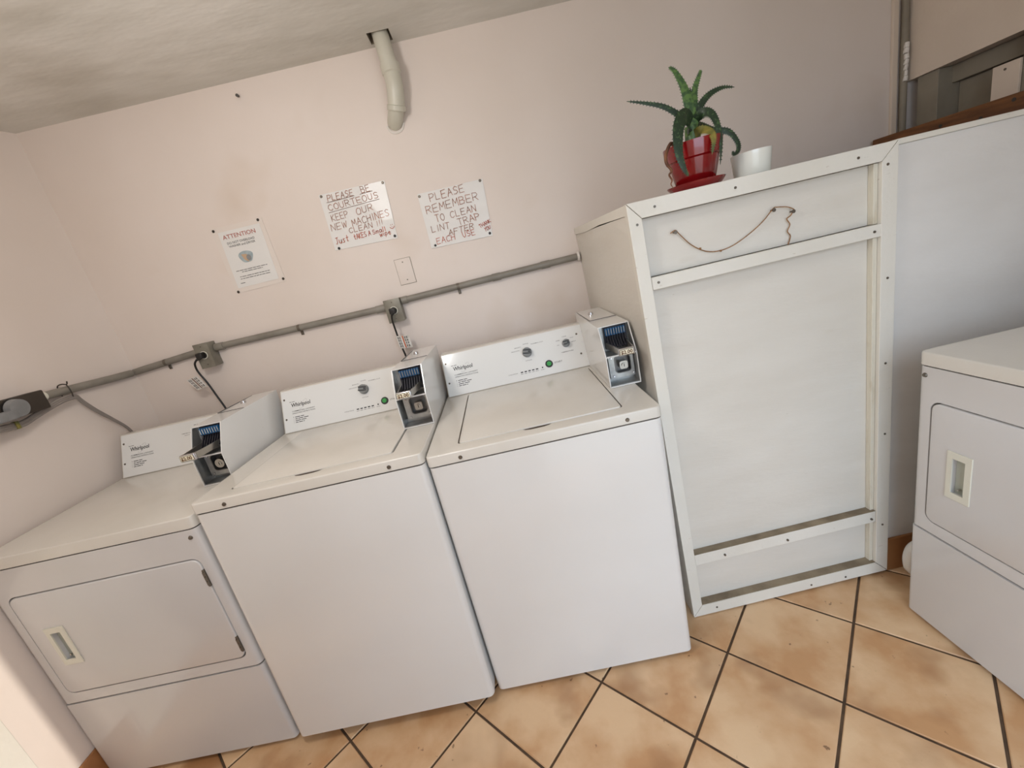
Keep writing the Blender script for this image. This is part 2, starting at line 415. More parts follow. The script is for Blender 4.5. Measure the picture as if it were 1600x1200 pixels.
# low partition beside the cabinet, with its cap strip and tiled skirting
struct('wall_partition', box(1.494, 2.189, -0.69, -0.63, 0.0005, 1.462), 'partition')
struct('trim_2', box(1.492, 2.189, -0.696, -0.62, 1.4625, 1.478, 0.002), 'cab')
def skirting(name, segs):
    o = bpy.data.objects.new(name, None); COL.objects.link(o); o['kind'] = 'structure'
    for s in segs: obj('tile', box(*s, 0.0015, 1), 'tile_base', o)
    return o
skirting('baseboard_back', [(1.495 + k * 0.231, 1.495 + k * 0.231 + 0.228, -0.7, -0.6905, 0.0005, 0.139) for k in range(3)])
skirting('baseboard_left', [(-1.4078, -1.399, -0.60 - k * 0.31 - 0.306, -0.60 - k * 0.31, 0.0005, 0.143) for k in range(1)])
# door casing on the left wall, in the sun
struct('trim_3', box(-1.4075, -1.4005, -1.02, -0.925, 0.0005, 2.05, 0.002), 'cab')
struct('door_1', box(-1.4075, -1.399, -1.80, -1.022, 0.0005, 2.02, 0.003), 'partition')

# ------------------------------------------------------------------ machines
HP, HD, ZB = 0.8897, 0.9264, 0.0168
def console_frame(yb, zb):
    w = Vector((0, 0.075, 0.165)); L = w.length; w.normalize(); nrm = Vector((0, -w.z, w.y))
    def fr(u, v, off=0.0012): return Vector((u, yb, zb)) + w * v + nrm * off
    return fr, nrm

def build_console(root, W, yb, zb, back, kind):
    fr, nrm = console_frame(yb, zb)
    prof = [(yb, zb + 0.0008), (yb + 0.073, zb + 0.1625), (yb + 0.078, zb + 0.1665), (back - 0.012, zb + 0.1665), (back, zb + 0.155), (back, zb + 0.0008)]
    con = obj('control_console', prism(prof, 0, 0.008, W - 0.008, bev=0.0015), 'enamel_top', root, True)
    b = B(); q = [fr(0.012, 0.003, 0.0), fr(W - 0.012, 0.003, 0), fr(W - 0.012, 0.178, 0), fr(0.012, 0.178, 0)]
    A = [b.verts.new(p + nrm * 0.0002) for p in q]; C = [b.verts.new(p + nrm * 0.0014) for p in q]
    for i in range(4): b.faces.new((A[i], A[(i + 1) % 4], C[(i + 1) % 4], C[i]))
    b.faces.new(C); bmesh.ops.recalc_face_normals(b, faces=b.faces)
    obj('faceplate', b, 'face', con)
    F = lambda u, v: fr(u, v, 0.0018)
    b = B(); text_on(b, 'Whirlpool', F, 0.049, 0.131, 0.1055, 0.0165); obj('logo_lettering', b, 'ink', con)
    b = B(); fine_line(b, F, 0.043, 0.066, 0.1265, 0.0028, 3)
    P = [(0.100 + 0.010 * math.cos(a) + 0.014 * math.sin(a), 0.111 + 0.0185 * math.sin(a)) for a in [i * PI / 14 for i in range(-11, 12)]]
    for (a0, b0), (a1, b1) in zip(P, P[1:]):
        d = Vector((a1 - a0, b1 - b0)).normalized() * 0.00022
        b.faces.new([b.verts.new(fr(x, y, 0.0016)) for x, y in ((a0 - d.y, b0 + d.x), (a1 - d.y, b1 + d.x), (a1 + d.y, b1 - d.x), (a0 + d.y, b0 - d.x))])
    obj('logo_swoosh', b, 'ink_l', con)
    b = B()
    text_on(b, 'COMMERCIAL LAUNDRY', F, 0.050, 0.148, 0.0845, 0.0048)
    text_on(b, 'OPERATING INSTRUCTIONS', F, 0.050, 0.148, 0.0755, 0.0048)
    for k in range(4):
        text_on(b, str(k + 1), F, 0.0525, 0.0542, 0.0605 - k * 0.0076, 0.0040)
        fine_line(b, F, 0.060, (0.098, 0.118, 0.106, 0.098)[k], 0.0605 - k * 0.0076, 0.0036, k)
    obj('instruction_text', b, 'ink', con)
    for u in (0.022, W - 0.105):
        for v in (0.058, 0.142):
            p = fr(u, v, 0.0014); obj('screw', cyl(p, p + nrm * 0.0022, 0.0042, 0.003, 12), 'screw', con)
    def knob(name, u, v, r, ang):
        p = fr(u, v, 0.0014)
        k = cyl(p, p + nrm * 0.004, r * 1.04, n=28); cyl(p + nrm * 0.004, p + nrm * 0.020, r, r * 0.9, 28, k)
        o = obj(name, k, 'knob', con, True)
        wv = (fr(0, 1) - fr(0, 0)).normalized(); X = Vector((1, 0, 0)); c, s = math.cos(ang), math.sin(ang)
        b = B(); dx = X * c + wv * s; dy = wv * c - X * s
        for k2 in (-1, 1):
            b2 = [p + nrm * 0.0202 + dx * sx * r * 0.86 + dy * (k2 * r * 0.36 + sy * r * 0.10) for sx, sy in ((-1, -1), (1, -1), (1, 1), (-1, 1))]
            A = [b.verts.new(q) for q in b2]; C = [b.verts.new(q + nrm * 0.004) for q in b2]
            for i in range(4): b.faces.new((A[i], A[(i + 1) % 4], C[(i + 1) % 4], C[i]))
            b.faces.new(C)
        b2 = [p + nrm * 0.0206 + dx * (r * 0.5 + sx * r * 0.28) + dy * sy * r * 0.16 for sx, sy in ((-1, -1), (1, -1), (1, 1), (-1, 1))]
        b.faces.new([b.verts.new(q) for q in b2])
        bmesh.ops.recalc_face_normals(b, faces=b.faces)
        obj(name + '_grip', b, 'knob_d', con)
    if kind == 'washer':
        knob('cycle_knob', 0.363, 0.1125, 0.0195, -0.15); knob('temperature_knob', 0.527, 0.1135, 0.0155, 0.1)
        b = B()
        for s, x0, x1, v, h in (('WHITES', 0.352, 0.376, 0.1475, 0.0036), ('BRIGHTS', 0.316, 0.343, 0.1385, 0.0036), ('DELICATES', 0.300, 0.334, 0.1255, 0.0036), ('NORMAL E.S.P.', 0.386, 0.438, 0.1415, 0.0036), ('CYCLES', 0.350, 0.376, 0.077, 0.0038), ('TEMPERATURE', 0.500, 0.551, 0.0775, 0.0038), ('WARM', 0.516, 0.534, 0.1415, 0.0032), ('COLD', 0.547, 0.562, 0.131, 0.0032), ('BRIGHT', 0.551, 0.57, 0.1135, 0.003), ('WARM', 0.488, 0.504, 0.130, 0.0032), ('HOT', 0.490, 0.500, 0.111, 0.003), ('START', 0.463, 0.496, 0.0425, 0.0068), ('CYCLE STATUS', 0.268, 0.307, 0.0335, 0.0036)):
            text_on(b, s, F, x0, x1, v, h)
        for k in range(5): fine_line(b, F, 0.3185 + k * 0.0158, 0.3305 + k * 0.0158, 0.0275, 0.0022, k + 9)
        fine_line(b, F, 0.404, 0.419, 0.0275, 0.0022, 31)
        obj('control_lettering', b, 'ink_l', con)
        for k in range(5): obj('indicator_light', quad_on(B(), F, 0.3195 + k * 0.0158, 0.3295 + k * 0.0158, 0.0335, 0.0380), 'black', con)
        p = fr(0.411, 0.037, 0.0014); obj('indicator_light', cyl(p, p + nrm * 0.001, 0.0030, n=12), 'black', con)
        p = fr(0.4405, 0.046, 0.0014); obj('start_button_ring', cyl(p, p + nrm * 0.004, 0.0155, 0.0145, 28), 'black', con, True)
        st = obj('start_button', cyl(p + nrm * 0.004, p + nrm * 0.0062, 0.0098, 0.009, 24), 'green', con, True)
        b = B()
        for r0, r1 in ((0.0072, 0.0078), (0.0038, 0.0044)):
            wv = (fr(0, 1) - fr(0, 0)).normalized(); X = Vector((1, 0, 0)); pp = p + nrm * 0.0066
            for i in range(20):
                a0, a1 = 2 * PI * i / 20, 2 * PI * (i + 1) / 20
                b.faces.new([b.verts.new(pp + X * math.cos(a) * r + wv * math.sin(a) * r) for a, r in ((a0, r0), (a1, r0), (a1, r1), (a0, r1))])
        quad_on(b, lambda u, v: fr(0.4405 + u, 0.046 + v, 0.0082), -0.0005, 0.0005, -0.0005, 0.0045)
        obj('start_symbol', b, 'green_l', con)
    else:
        b = B(); text_on(b, 'TEMPERATURE', F, 0.274, 0.322, 0.128, 0.0038); text_on(b, 'SELECT', F, 0.287, 0.310, 0.120, 0.0036)
        fine_line(b, F, 0.330, 0.350, 0.156, 0.0032, 4)
        obj('control_lettering', b, 'ink_l', con)
        knob('temperature_knob', 0.40, 0.1125, 0.0195, -0.15)
    return con

def build_meter(root, x0, x1, yb, zb, back, lockdy=0.0, round_lock=False):
    """coin meter case: folded hood open at the front, slide above, cash box lock below"""
    zm, zt = zb + 0.106, zb + 0.200
    front = [(yb, zb + 0.001), (yb, zm), (yb + 0.052, zt)]
    side = front + [(back, zt + 0.004), (back, zb + 0.001)]
    b = B(); t = 0.0028
    for xa in (x0, x1 - t): prism(side, 0, xa, xa + t, b)
    prism([(yb + 0.052, zt), (yb + 0.052, zt - t), (back, zt + 0.001), (back, zt + 0.004)], 0, x0 + t, x1 - t, b)
    box(x0 + t, x1 - t, yb - 0.002, back, zb + 0.001, zb + 0.004, bm=b)
    box(x0 + t, x1 - t, yb + 0.001, yb + 0.072, zm - 0.002, zm + 0.002, bm=b)
    box(x0 + t, x1 - t, back - 0.003, back, zb + 0.004, zt, bm=b)
    box(x0 + t, x1 - t, yb + 0.075, yb + 0.080, zb + 0.004, zt - 0.004, bm=b)
    case = obj('coin_meter', b, 'enamel', root)
    seam = B(); cx = (x0 + x1) / 2; ys = yb + 0.19
    box(x0 + 0.006, x1 - 0.001, ys, ys + 0.0012, zt + 0.0022, zt + 0.0044, bm=seam)
    box(x0 + 0.0045, x0 + 0.0057, ys, back - 0.01, zt + 0.0022, zt + 0.0050, bm=seam)
    obj('case_seam', seam, 'ink_l', root)
    obj('case_lock', cyl((cx - 0.012, back - 0.13, zt + 0.003), (cx - 0.012, back - 0.13, zt + 0.011), 0.0105, 0.009, 20), 'chrome', root, True)
    # galvanized liners
    g = B()
    for xa in (x0 + t, x1 - t - 0.001):
        prism([(yb + 0.003, zb + 0.005), (yb + 0.003, zm - 0.003), (yb + 0.070, zm - 0.003), (yb + 0.070, zb + 0.005)], 0, xa, xa + 0.001, g)
        prism([(yb + 0.004, zm + 0.003), (yb + 0.052, zt - 0.005), (yb + 0.070, zt - 0.004), (yb + 0.070, zm + 0.003)], 0, xa, xa + 0.001, g)
    box(x0 + 0.004, x1 - 0.004, yb + 0.002, yb + 0.07, zm + 0.0022, zm + 0.0032, bm=g)
    box(x0 + 0.004, x1 - 0.004, yb + 0.002, yb + 0.07, zb + 0.0042, zb + 0.0055, bm=g)
    box(x0 + 0.004, x1 - 0.004, yb + 0.0725, yb + 0.0745, zm + 0.003, zt - 0.005, bm=g)
    obj('meter_lining', g, 'galv', case)
    # slide block with blue guides above and black combs below
    obj('slide_block', box(x0 + 0.020, x1 - 0.008, yb + 0.060, yb + 0.072, zm + 0.012, zt - 0.006, 0.001, 1), 'slot', case)
    n = 8; w = (x1 - x0 - 0.036) / n
    for i in range(n):
        xa = x0 + 0.022 + i * w
        obj('coin_guide', box(xa + w * 0.10, xa + w * 0.90, yb + 0.050, yb + 0.0605, zt - 0.034, zt - 0.010, 0.0012, 2), 'blue', case)
        b = B(); A = []
        prism([(yb + 0.058, zt - 0.036), (yb + 0.060, zt - 0.041), (yb + 0.030, zm + 0.020), (yb + 0.027, zm + 0.024)], 0, xa + w * 0.30, xa + w * 0.72, b)
        obj('coin_slot_finger', b, 'slot', case)
        obj('guide_glint', cyl((xa + w / 2, yb + 0.0495, zt - 0.030), (xa + w / 2, yb + 0.0495, zt - 0.013), w * 0.20, n=6), 'galv', case)
    # sliding tray and its price handle standing out of the hood
    cx = (x0 + x1) / 2 + 0.002; hy = yb - 0.074; hz = zm + 0.026
    b = B()
    for s in (-1, 1):
        prism([(cx + s * 0.036, yb + 0.05), (cx + s * 0.033, yb + 0.05), (cx + s * 0.019, hy + 0.012), (cx + s * 0.023, hy + 0.010)], 2, hz - 0.008, hz + 0.012, b)
    prism([(cx - 0.034, yb + 0.045), (cx + 0.034, yb + 0.045), (cx + 0.021, hy + 0.012), (cx - 0.021, hy + 0.012)], 2, hz - 0.009, hz - 0.007, b)
    box(cx + 0.008, cx + 0.020, hy + 0.014, hy + 0.034, hz - 0.007, hz + 0.008, 0.002, 2, b)
    obj('coin_slide', b, 'steel', case)
    obj('slide_handle', box(cx - 0.027, cx + 0.023, hy, hy + 0.012, hz - 0.011, hz + 0.013, 0.004, 3), 'chrome', case, True)
    obj('price_label', box(cx - 0.024, cx + 0.017, hy - 0.0012, hy + 0.001, hz - 0.0075, hz + 0.0105, 0.0004, 1), 'label', case, label='cream price label reading $2.00')
    fr2 = lambda u, v: Vector((u, hy - 0.0018, v))
    obj('price_lettering', text_on(B(), '$2.00', fr2, cx - 0.0215, cx + 0.0150, hz - 0.0040, 0.0112), 'gold', case)
    b = B()
    for q in ((cx - 0.024, cx + 0.017, hz + 0.0088, hz + 0.0102), (cx - 0.024, cx - 0.0232, hz - 0.0072, hz + 0.0102), (cx - 0.024, cx + 0.017, hz - 0.0073, hz - 0.0062)): quad_on(b, lambda u, v: Vector((u, hy - 0.00165, v)), *q)
    obj('label_border', b, 'black', case)
    # cash box plate, its square well and lock
    px0, px1, pz0, pz1 = x0 + 0.014, x1 - 0.006, zb + 0.020, zm - 0.004
    py = yb + 0.034
    pl = cut(box(px0, px1, py, py + 0.004, pz0, pz1), [prism(rrect(px0 + 0.022, px1 - 0.012, pz0 + 0.018, pz1 - 0.008, 0.010), 1, py - 0.01, py + 0.01)])
    obj('cash_box_plate', pl, 'galv', case)
    wl = cut(prism(rrect(px0 + 0.0195, px1 - 0.0095, pz0 + 0.0155, pz1 - 0.0055, 0.012), 1, py - 0.003, py + 0.026), [prism(rrect(px0 + 0.022, px1 - 0.012, pz0 + 0.018, pz1 - 0.008, 0.010), 1, py - 0.01, py + 0.024)])
    obj('lock_well', wl, 'well', case, True)
    lx = (px0 + px1) / 2 + 0.006; lz = (pz0 + pz1) / 2 + 0.002
    if round_lock: lk = cyl((lx, py + 0.0235, lz), (lx, py - 0.008, lz), 0.0185, 0.016, 24)
    else: lk = prism(rrect(lx - 0.0135, lx + 0.0135, lz - 0.0135, lz + 0.0135, 0.006), 1, py - 0.006, py + 0.0235)
    obj('lock', lk, 'steel', case, True)
    obj('keyhole_ring', cyl((lx, py - 0.005, lz), (lx, py - 0.0105, lz), 0.008, 0.0075, 20), 'steel', case, True)
    obj('keyhole', box(lx - 0.0011, lx + 0.0011, py - 0.0112, py - 0.0104, lz - 0.005, lz + 0.005), 'black', case)
    for rx, rz in ((px0 + 0.010, pz1 - 0.010), (px1 - 0.006, pz0 + 0.009), (px0 + 0.012, pz0 + 0.008)):
        obj('rivet', cyl((rx, py, rz), (rx, py - 0.003, rz), 0.0042, 0.003, 12), 'chrome', case, True)
    obj('lower_back_strip', box(x0 + 0.004, x1 - 0.004, yb + 0.0555, yb + 0.0575, zb + 0.0056, zb + 0.018), 'galv', case)  # low galvanized strip behind the cash box plate
    return case

def vert_front(c, d): return abs(d.z) > 0.9 and c.y < 0.2
def build_washer(label, W, loc, rot, h0, xm0, xm1, ybm, round_lock=False):
    root = thing('washing_machine', label, 'washing machine', loc, rot, 'top loading washing machines')
    Dp = 0.685; yb = 0.547
    obj('body', box(0, W, 0, Dp, ZB, HP, 0.018, 4, edges=vert_front), 'enamel', root, True)
    for x in (0.05, W - 0.05):
        for y in (0.05, Dp - 0.05): obj('levelling_foot', cyl((x, y, -h0 + 0.0008), (x, y, ZB), 0.018, n=14), 'black', root)
    deck = bmesh.new(); box(-0.0015, W + 0.0015, -0.0005, Dp, HP + 0.0045, HD, 0.016, 4, deck, vert_front)
    es = [e for e in deck.edges if all(v.co.z > HD - 1e-4 for v in e.verts) and not all(v.co.y > Dp - 1e-4 for v in e.verts)]
    bmesh.ops.bevel(deck, geom=es, offset=0.0045, segments=3, profile=0.5, affect='EDGES')
    lx0, lx1, ly0, ly1 = 0.090, 0.590, 0.050, 0.530
    hand = prism([(0.283, 0.055), (0.296, 0.043), (0.312, 0.0385), (0.352, 0.0385), (0.368, 0.043), (0.381, 0.055)], 2, HD - 0.012, HD + 0.05)
    me = cut(deck, [prism(rrect(lx0, lx1, ly0, ly1, 0.012), 2, HD - 0.016, HD + 0.05), hand])
    obj('top_deck', me, 'enamel_top', root, True)
    obj('tub_rim', box(lx0 - 0.001, lx1 + 0.001, ly0 - 0.001, ly1 + 0.001, HD - 0.0175, HD - 0.0155), 'dark', root)
    obj('deck_gap_shade', box(0.003, W - 0.003, 0.0035, Dp - 0.004, HP + 0.0003, HP + 0.0043, 0.014, 4, edges=vert_front), 'seam', root)  # dark strip that paints the shade in the gap under the deck
    obj('handle_recess_shade', prism([(0.2835, 0.0549), (0.2965, 0.0433), (0.3125, 0.0388), (0.3515, 0.0388), (0.3675, 0.0433), (0.3805, 0.0549)], 2, HD - 0.0119, HD - 0.0010), 'seam', root)  # dark patch painted in for the shade under the lid edge
    lid = prism(rrect(lx0 + 0.005, lx1 - 0.005, ly0 + 0.0025, ly1 - 0.004, 0.009), 2, HD - 0.010, HD + 0.0035)
    es = [e for e in lid.edges if all(v.co.z > HD for v in e.verts)]
    bmesh.ops.bevel(lid, geom=es, offset=0.0025, segments=2, profile=0.5, affect='EDGES')
    ld = obj('lid', lid, 'enamel_top', root, True)
    for x in (0.098, W - 0.099):
        obj('deck_screw', cyl((x, -0.0003, HP + 0.017), (x, -0.0040, HP + 0.017), 0.0062, 0.0048, 16), 'screw', root, True)
    build_console(root, W, yb, HD, Dp, 'washer')
    build_meter(root, xm0, xm1, ybm, HD + 0.0005, Dp, round_lock=round_lock)
    return root

def build_dryer(label, W, loc, rot):
    root = thing('clothes_dryer', label, 'clothes dryer', loc, rot, 'front loading clothes dryers')
    hp, hd, hs, Dp = 0.8708, 0.912, 0.3471, 0.640
    dx0, dx1, dz0, dz1 = 0.044, 0.646, 0.392, 0.772
    body = box(0, W, 0, Dp, hs + 0.003, hp, 0.018, 4, edges=vert_front)
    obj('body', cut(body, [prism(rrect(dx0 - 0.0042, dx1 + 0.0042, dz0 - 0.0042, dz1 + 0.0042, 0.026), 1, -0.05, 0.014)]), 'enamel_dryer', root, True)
    base = box(0, W, -0.001, Dp, 0.015, hs - 0.003, 0.014, 4, edges=vert_front)
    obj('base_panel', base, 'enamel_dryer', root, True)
    obj('seam_strip', box(0.004, W - 0.004, 0.005, Dp - 0.004, hs - 0.0028, hs + 0.0028, 0.014, 4, edges=vert_front), 'seam', root)
    obj('top_seam_strip', box(0.004, W - 0.004, 0.0045, Dp - 0.004, hp + 0.0002, hp + 0.0040, 0.014, 4, edges=vert_front), 'seam', root)
    for x in (0.05, W - 0.05):
        for y in (0.05, Dp - 0.05): obj('levelling_foot', cyl((x, y, 0.0008), (x, y, 0.015), 0.018, n=14), 'black', root)
    deck = bmesh.new(); box(-0.0015, W + 0.0015, -0.0010, Dp, hp + 0.0042, hd, 0.018, 4, deck, vert_front)
    es = [e for e in deck.edges if all(v.co.z > hd - 1e-4 for v in e.verts) and not all(v.co.y > Dp - 1e-4 for v in e.verts)]
    bmesh.ops.bevel(deck, geom=es, offset=0.0045, segments=3, profile=0.5, affect='EDGES')
    obj('top_deck', deck, 'enamel_top', root, True)
    hx0, hx1, hz0, hz1 = 0.095, 0.157, 0.504, 0.649
    door = prism(rrect(dx0, dx1, dz0, dz1, 0.023), 1, -0.003, 0.0135)
    es = [e for e in door.edges if all(v.co.y < -0.002 for v in e.verts)]
    bmesh.ops.bevel(door, geom=es, offset=0.004, segments=3, profile=0.5, affect='EDGES')
    dm = cut(door, [box(hx0 + 0.012, hx1 - 0.012, -0.02, 0.011, hz0 + 0.014, hz1 - 0.014)])
    obj('door_gap_shade', prism(rrect(dx0 - 0.0032, dx1 + 0.0032, dz0 - 0.0032, dz1 + 0.0032, 0.025), 1, 0.0136, 0.0139), 'seam', root)  # dark sheet at the recess bottom, painting the shade round the door
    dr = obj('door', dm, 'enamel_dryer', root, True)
    fr_ = cut(box(hx0, hx1, -0.0065, -0.0028, hz0, hz1, 0.0012, 2), [box(hx0 + 0.014, hx1 - 0.016, -0.02, 0.02, hz0 + 0.020, hz1 - 0.020)])
    obj('handle_frame', fr_, 'ivory', dr, label='ivory plastic recessed handle frame')
    pk = B()
    box(hx0 + 0.0125, hx1 - 0.0125, 0.0098, 0.0108, hz0 + 0.0145, hz1 - 0.0145, bm=pk)
    obj('handle_pocket', pk, 'pocket', dr)
    obj('handle_latch', box(hx0 + 0.024, hx0 + 0.030, -0.001, 0.0097, hz0 + 0.028, hz0 + 0.034, 0.001, 1), 'steel', dr)
    for z in (0.704, 0.445):
        b = B(); box(dx1 - 0.004, dx1 + 0.0032, -0.0052, 0.004, z - 0.030, z + 0.030, 0.001, 1, b)
        for s in (-0.016, 0, 0.016): cyl((dx1, -0.0062, z + s - 0.007), (dx1, -0.0062, z + s + 0.007), 0.0028, n=10, bm=b)
        obj('hinge', b, 'screw', dr)
    for x in (0.020, W - 0.024):
        obj('front_screw', cyl((x, 0.0002, 0.846), (x, -0.004, 0.846), 0.0068, 0.005, 16), 'screw', root, True)
    build_console(root, W, 0.52, hd, Dp, 'dryer')
    build_meter(root, W - 0.105, W + 0.001, 0.215, hd + 0.0005, Dp, round_lock=True)
    return root

W2 = build_washer('white top loading washer on the right, between the other washer and the tall cabinet', 0.683, (0, -0.8223, 0), (0.0075, 0.001, -0.0261), 0.0, 0.600, 0.704, 0.225)
W1 = build_washer('white top loading washer in the middle, between the dryer and the right hand washer', 0.683, (-0.6925, -0.845, 0.0248), (-0.0231, 0.0047, -0.0169), 0.0248, 0.580, 0.686, 0.250)
D1 = build_dryer('white clothes dryer in the left corner with its door latch facing the left wall', 0.6795, (-1.4000, -0.8046, 0.006), (-0.008, 0.0091, -0.0211))
D2 = build_dryer('white clothes dryer at the right edge, turned sideways on the tiled floor beside the partition', 0.683, (1.4154, -0.857, 0), (0, 0, -PI / 2))

# ------------------------------------------------------------------ tall cabinet
CX0, CX1, CY, CH = 0.7106, 1.4850, -0.7084, 1.4752
cabt = thing('utility_cabinet', 'tall white painted plywood cabinet with nailed frame boards, against the wall', 'cabinet')
def skew(bm):
    for v in bm.verts:
        k = (1 - v.co.z / CH)
        v.co.x += 0.040 * k * max(0.0, 1 - (v.co.x - CX0) / (CX1 - CX0)) + 0.004 * k * (v.co.x - CX0) / (CX1 - CX0)
        v.co.z += 0.012 * k * (v.co.x - CX0) / (CX1 - CX0) if v.co.z < 0.3 else 0
        if v.co.z < 0.0005: v.co.z = 0.0005
    return bm
def cpart(name, bm, m, label=None): return obj(name, skew(bm), m, cabt, label=label)
FY = CY + 0.022     # back of the face boards
cpart('side_panel', box(CX0 + 0.004, CX0 + 0.020, FY + 0.001, -0.002, 0.001, CH - 0.030), 'ply')
cpart('side_panel', box(CX1 - 0.016, CX1 - 0.002, FY + 0.001, -0.002, 0.001, CH - 0.005), 'ply')
cpart('top_panel', box(CX0 + 0.004, CX1 - 0.018, FY + 0.001, -0.002, CH - 0.016, CH - 0.001), 'ply')
b = B()    # peeling edge tape along the top of the side
cpart('edge_strip', prism([(CY + 0.02, CH - 0.002), (CY + 0.02, CH - 0.030), (-0.40, CH - 0.026), (-0.2, CH - 0.032), (-0.003, CH - 0.028), (-0.003, CH - 0.002)], 0, CX0 + 0.0005, CX0 + 0.0035), 'cab')
st0, st1 = 0.0385, 0.046
# mitred frame
def board(name, poly, m='cab', y0=CY, y1=FY): return cpart(name, prism([(x, z) for x, z in poly], 1, y0, y1, bev=0.0012), m)
board('frame_board', [(CX0, 0.002), (CX0 + st0, 0.048), (CX0 + st0, CH - 0.047), (CX0, CH - 0.001)])
board('frame_board', [(CX1, 0.002), (CX1, CH - 0.001), (CX1 - st1, CH - 0.047), (CX1 - st1, 0.048)])
board('frame_board', [(CX0 + 0.001, CH), (CX0 + st0 + 0.001, CH - 0.046), (CX1 - st1 - 0.001, CH - 0.046), (CX1 - 0.001, CH)])
board('frame_board', [(CX0 + 0.001, 0.001), (CX1 - 0.001, 0.001), (CX1 - st1 - 0.001, 0.047), (CX0 + st0 + 0.001, 0.047)])
ML = CX0 + st0 + 0.001; MR = CX1 - st1 - 0.001
cpart('middle_rail', box(ML, MR + 0.010, CY + 0.001, FY, 1.226, 1.262, 0.0015, 2), 'cab')
cpart('lower_rail', box(ML, MR, CY + 0.003, FY + 0.010, 0.226, 0.270, 0.0015, 2), 'cab')
cpart('rail_ledge', box(ML, MR, CY + 0.004, FY + 0.012, 0.2702, 0.2715), 'ledge')
cpart('bottom_ledge', box(ML, MR, CY + 0.002, FY + 0.012, 0.0475, 0.0495), 'ledge')
cpart('door_panel', box(ML, MR - 0.002, FY + 0.010, FY + 0.020, 0.272, 1.225), 'ply')
cpart('upper_panel', box(ML, MR - 0.002, FY + 0.010, FY + 0.020, 1.263, 1.428), 'ply')
cpart('lower_panel', box(ML, MR - 0.002, FY + 0.010, FY + 0.020, 0.050, 0.225), 'ply')
for z0, z1 in ((0.050, 0.224), (0.272, 1.224), (1.263, 1.428)):
    cpart('side_batten', box(MR - 0.013, MR, FY - 0.010, FY + 0.0095, z0, z1, 0.001, 1), 'cab_dirty')
nails = [(0.735, 1.415), (0.790, 1.452), (1.02, 1.451), (1.37, 1.452), (1.455, 1.418), (0.775, 1.245), (1.42, 1.243), (1.462, 1.10), (1.462, 0.83), (1.466, 0.58), (1.427, 0.252), (1.466, 0.22), (0.84, 0.026), (1.20, 0.026), (1.33, 0.026), (0.89, 0.247), (1.12, 0.247)]
for x, z in nails:
    k = (1 - z / CH)
    obj('nail_head', cyl((x, CY + 0.004, z), (x, CY - 0.0015, z), 0.0042, 0.0036, 10), 'screw', cabt)
PF = FY + 0.010
for x, z in ((0.848, 1.371), (1.138, 1.368), (1.195, 1.352)):
    obj('nail', cyl((x, PF + 0.002, z), (x, PF - 0.014, z), 0.0022, n=8, bm=cyl((x, PF - 0.014, z), (x, PF - 0.016, z), 0.0052, n=10)), 'screw', cabt)
yy = PF - 0.010
tb = tube([(0.835, yy, 1.371), (0.841, yy - 0.004, 1.375), (0.850, yy - 0.004, 1.376), (0.862, yy, 1.362), (0.895, yy + 0.003, 1.325), (0.935, yy + 0.004, 1.299), (0.975, yy + 0.004, 1.291), (1.02, yy + 0.004, 1.298), (1.07, yy + 0.004, 1.320), (1.11, yy + 0.003, 1.345), (1.138, yy, 1.372), (1.150, yy, 1.374), (1.18, yy, 1.368), (1.197, yy - 0.003, 1.358)], 0.0014, 6)
tube([(1.197, yy - 0.003, 1.358), (1.19, yy, 1.343), (1.179, yy + 0.002, 1.335), (1.188, yy + 0.003, 1.318), (1.180, yy + 0.003, 1.300), (1.189, yy + 0.004, 1.285), (1.181, yy + 0.004, 1.262)], 0.0016, 6, tb)
for x, z in ((0.915, 1.311), (0.975, 1.291)): cyl((x, yy, z), (x + 0.004, yy, z - 0.001), 0.003, n=6, bm=tb)
tag(obj('twine', tb, 'twine', None, True), 'thin brown twine sagging between nails on the tall white cabinet front', 'string')

# ------------------------------------------------------------------ conduit run, boxes, cords
def conduit_piece(bm, a, c, r=0.0135): cyl(a, c, r, n=14, bm=bm)
cz = lambda x: 1.334 + (0.018 if x > 0.3 else 0) * min(1, (x - 0.3) / 0.4) + (0.010 if x > -0.2 else 0)
root = thing('conduit_run', 'grey electrical conduit crossing the pink back wall above the machines', 'conduit')
y = -0.0145
obj('conduit_pipe', cyl((-1.352, y, 1.310), (-1.034, y, 1.333), 0.0145, n=16), 'conduit', root, True)
obj('conduit_pipe', cyl((-0.9645, y, 1.335), (-0.185, y, 1.331), 0.0142, n=16), 'conduit', root, True)
obj('conduit_pipe', cyl((-0.104, y, 1.345), (0.705, y, 1.355), 0.0142, n=16), 'conduit', root, True)
for a, c in ((-0.9645, -0.925), (-0.225, -0.183), (-0.1045, -0.078)):
    za = 1.334 if a < -0.2 else 1.345
    if -0.23 < a < -0.2: za = 1.331
    obj('coupling', cyl((a, y - 0.002, za), (c, y - 0.002, za), 0.0165, n=16), 'conduit', root, True)
for a, c, z in ((0.312, 0.350, 1.3500), (0.535, 0.575, 1.3530)): obj('coupling', cyl((a, y - 0.001, z), (c, y - 0.001, z), 0.0162, n=16), 'conduit', root, True)
for x, z in ((-0.58, 1.333), (0.155, 1.348), (-1.20, 1.321)):
    bb = cyl((x - 0.006, y, z), (x + 0.006, y, z), 0.0152, n=16); box(x - 0.006, x + 0.006, -0.006, -0.001, z - 0.034, z - 0.012, 0.001, 1, bb); cyl((x, -0.006, z - 0.024), (x, -0.010, z - 0.024), 0.004, n=10, bm=bb)
    obj('strap', bb, 'screw', root)
obj('end_collar', cyl((0.700, y, 1.355), (0.709, y, 1.355), 0.019, 0.021, 16), 'caulk', root, True)
root = thing('conduit_run', 'grey conduit along the left wall running into the dark outlet box', 'conduit')
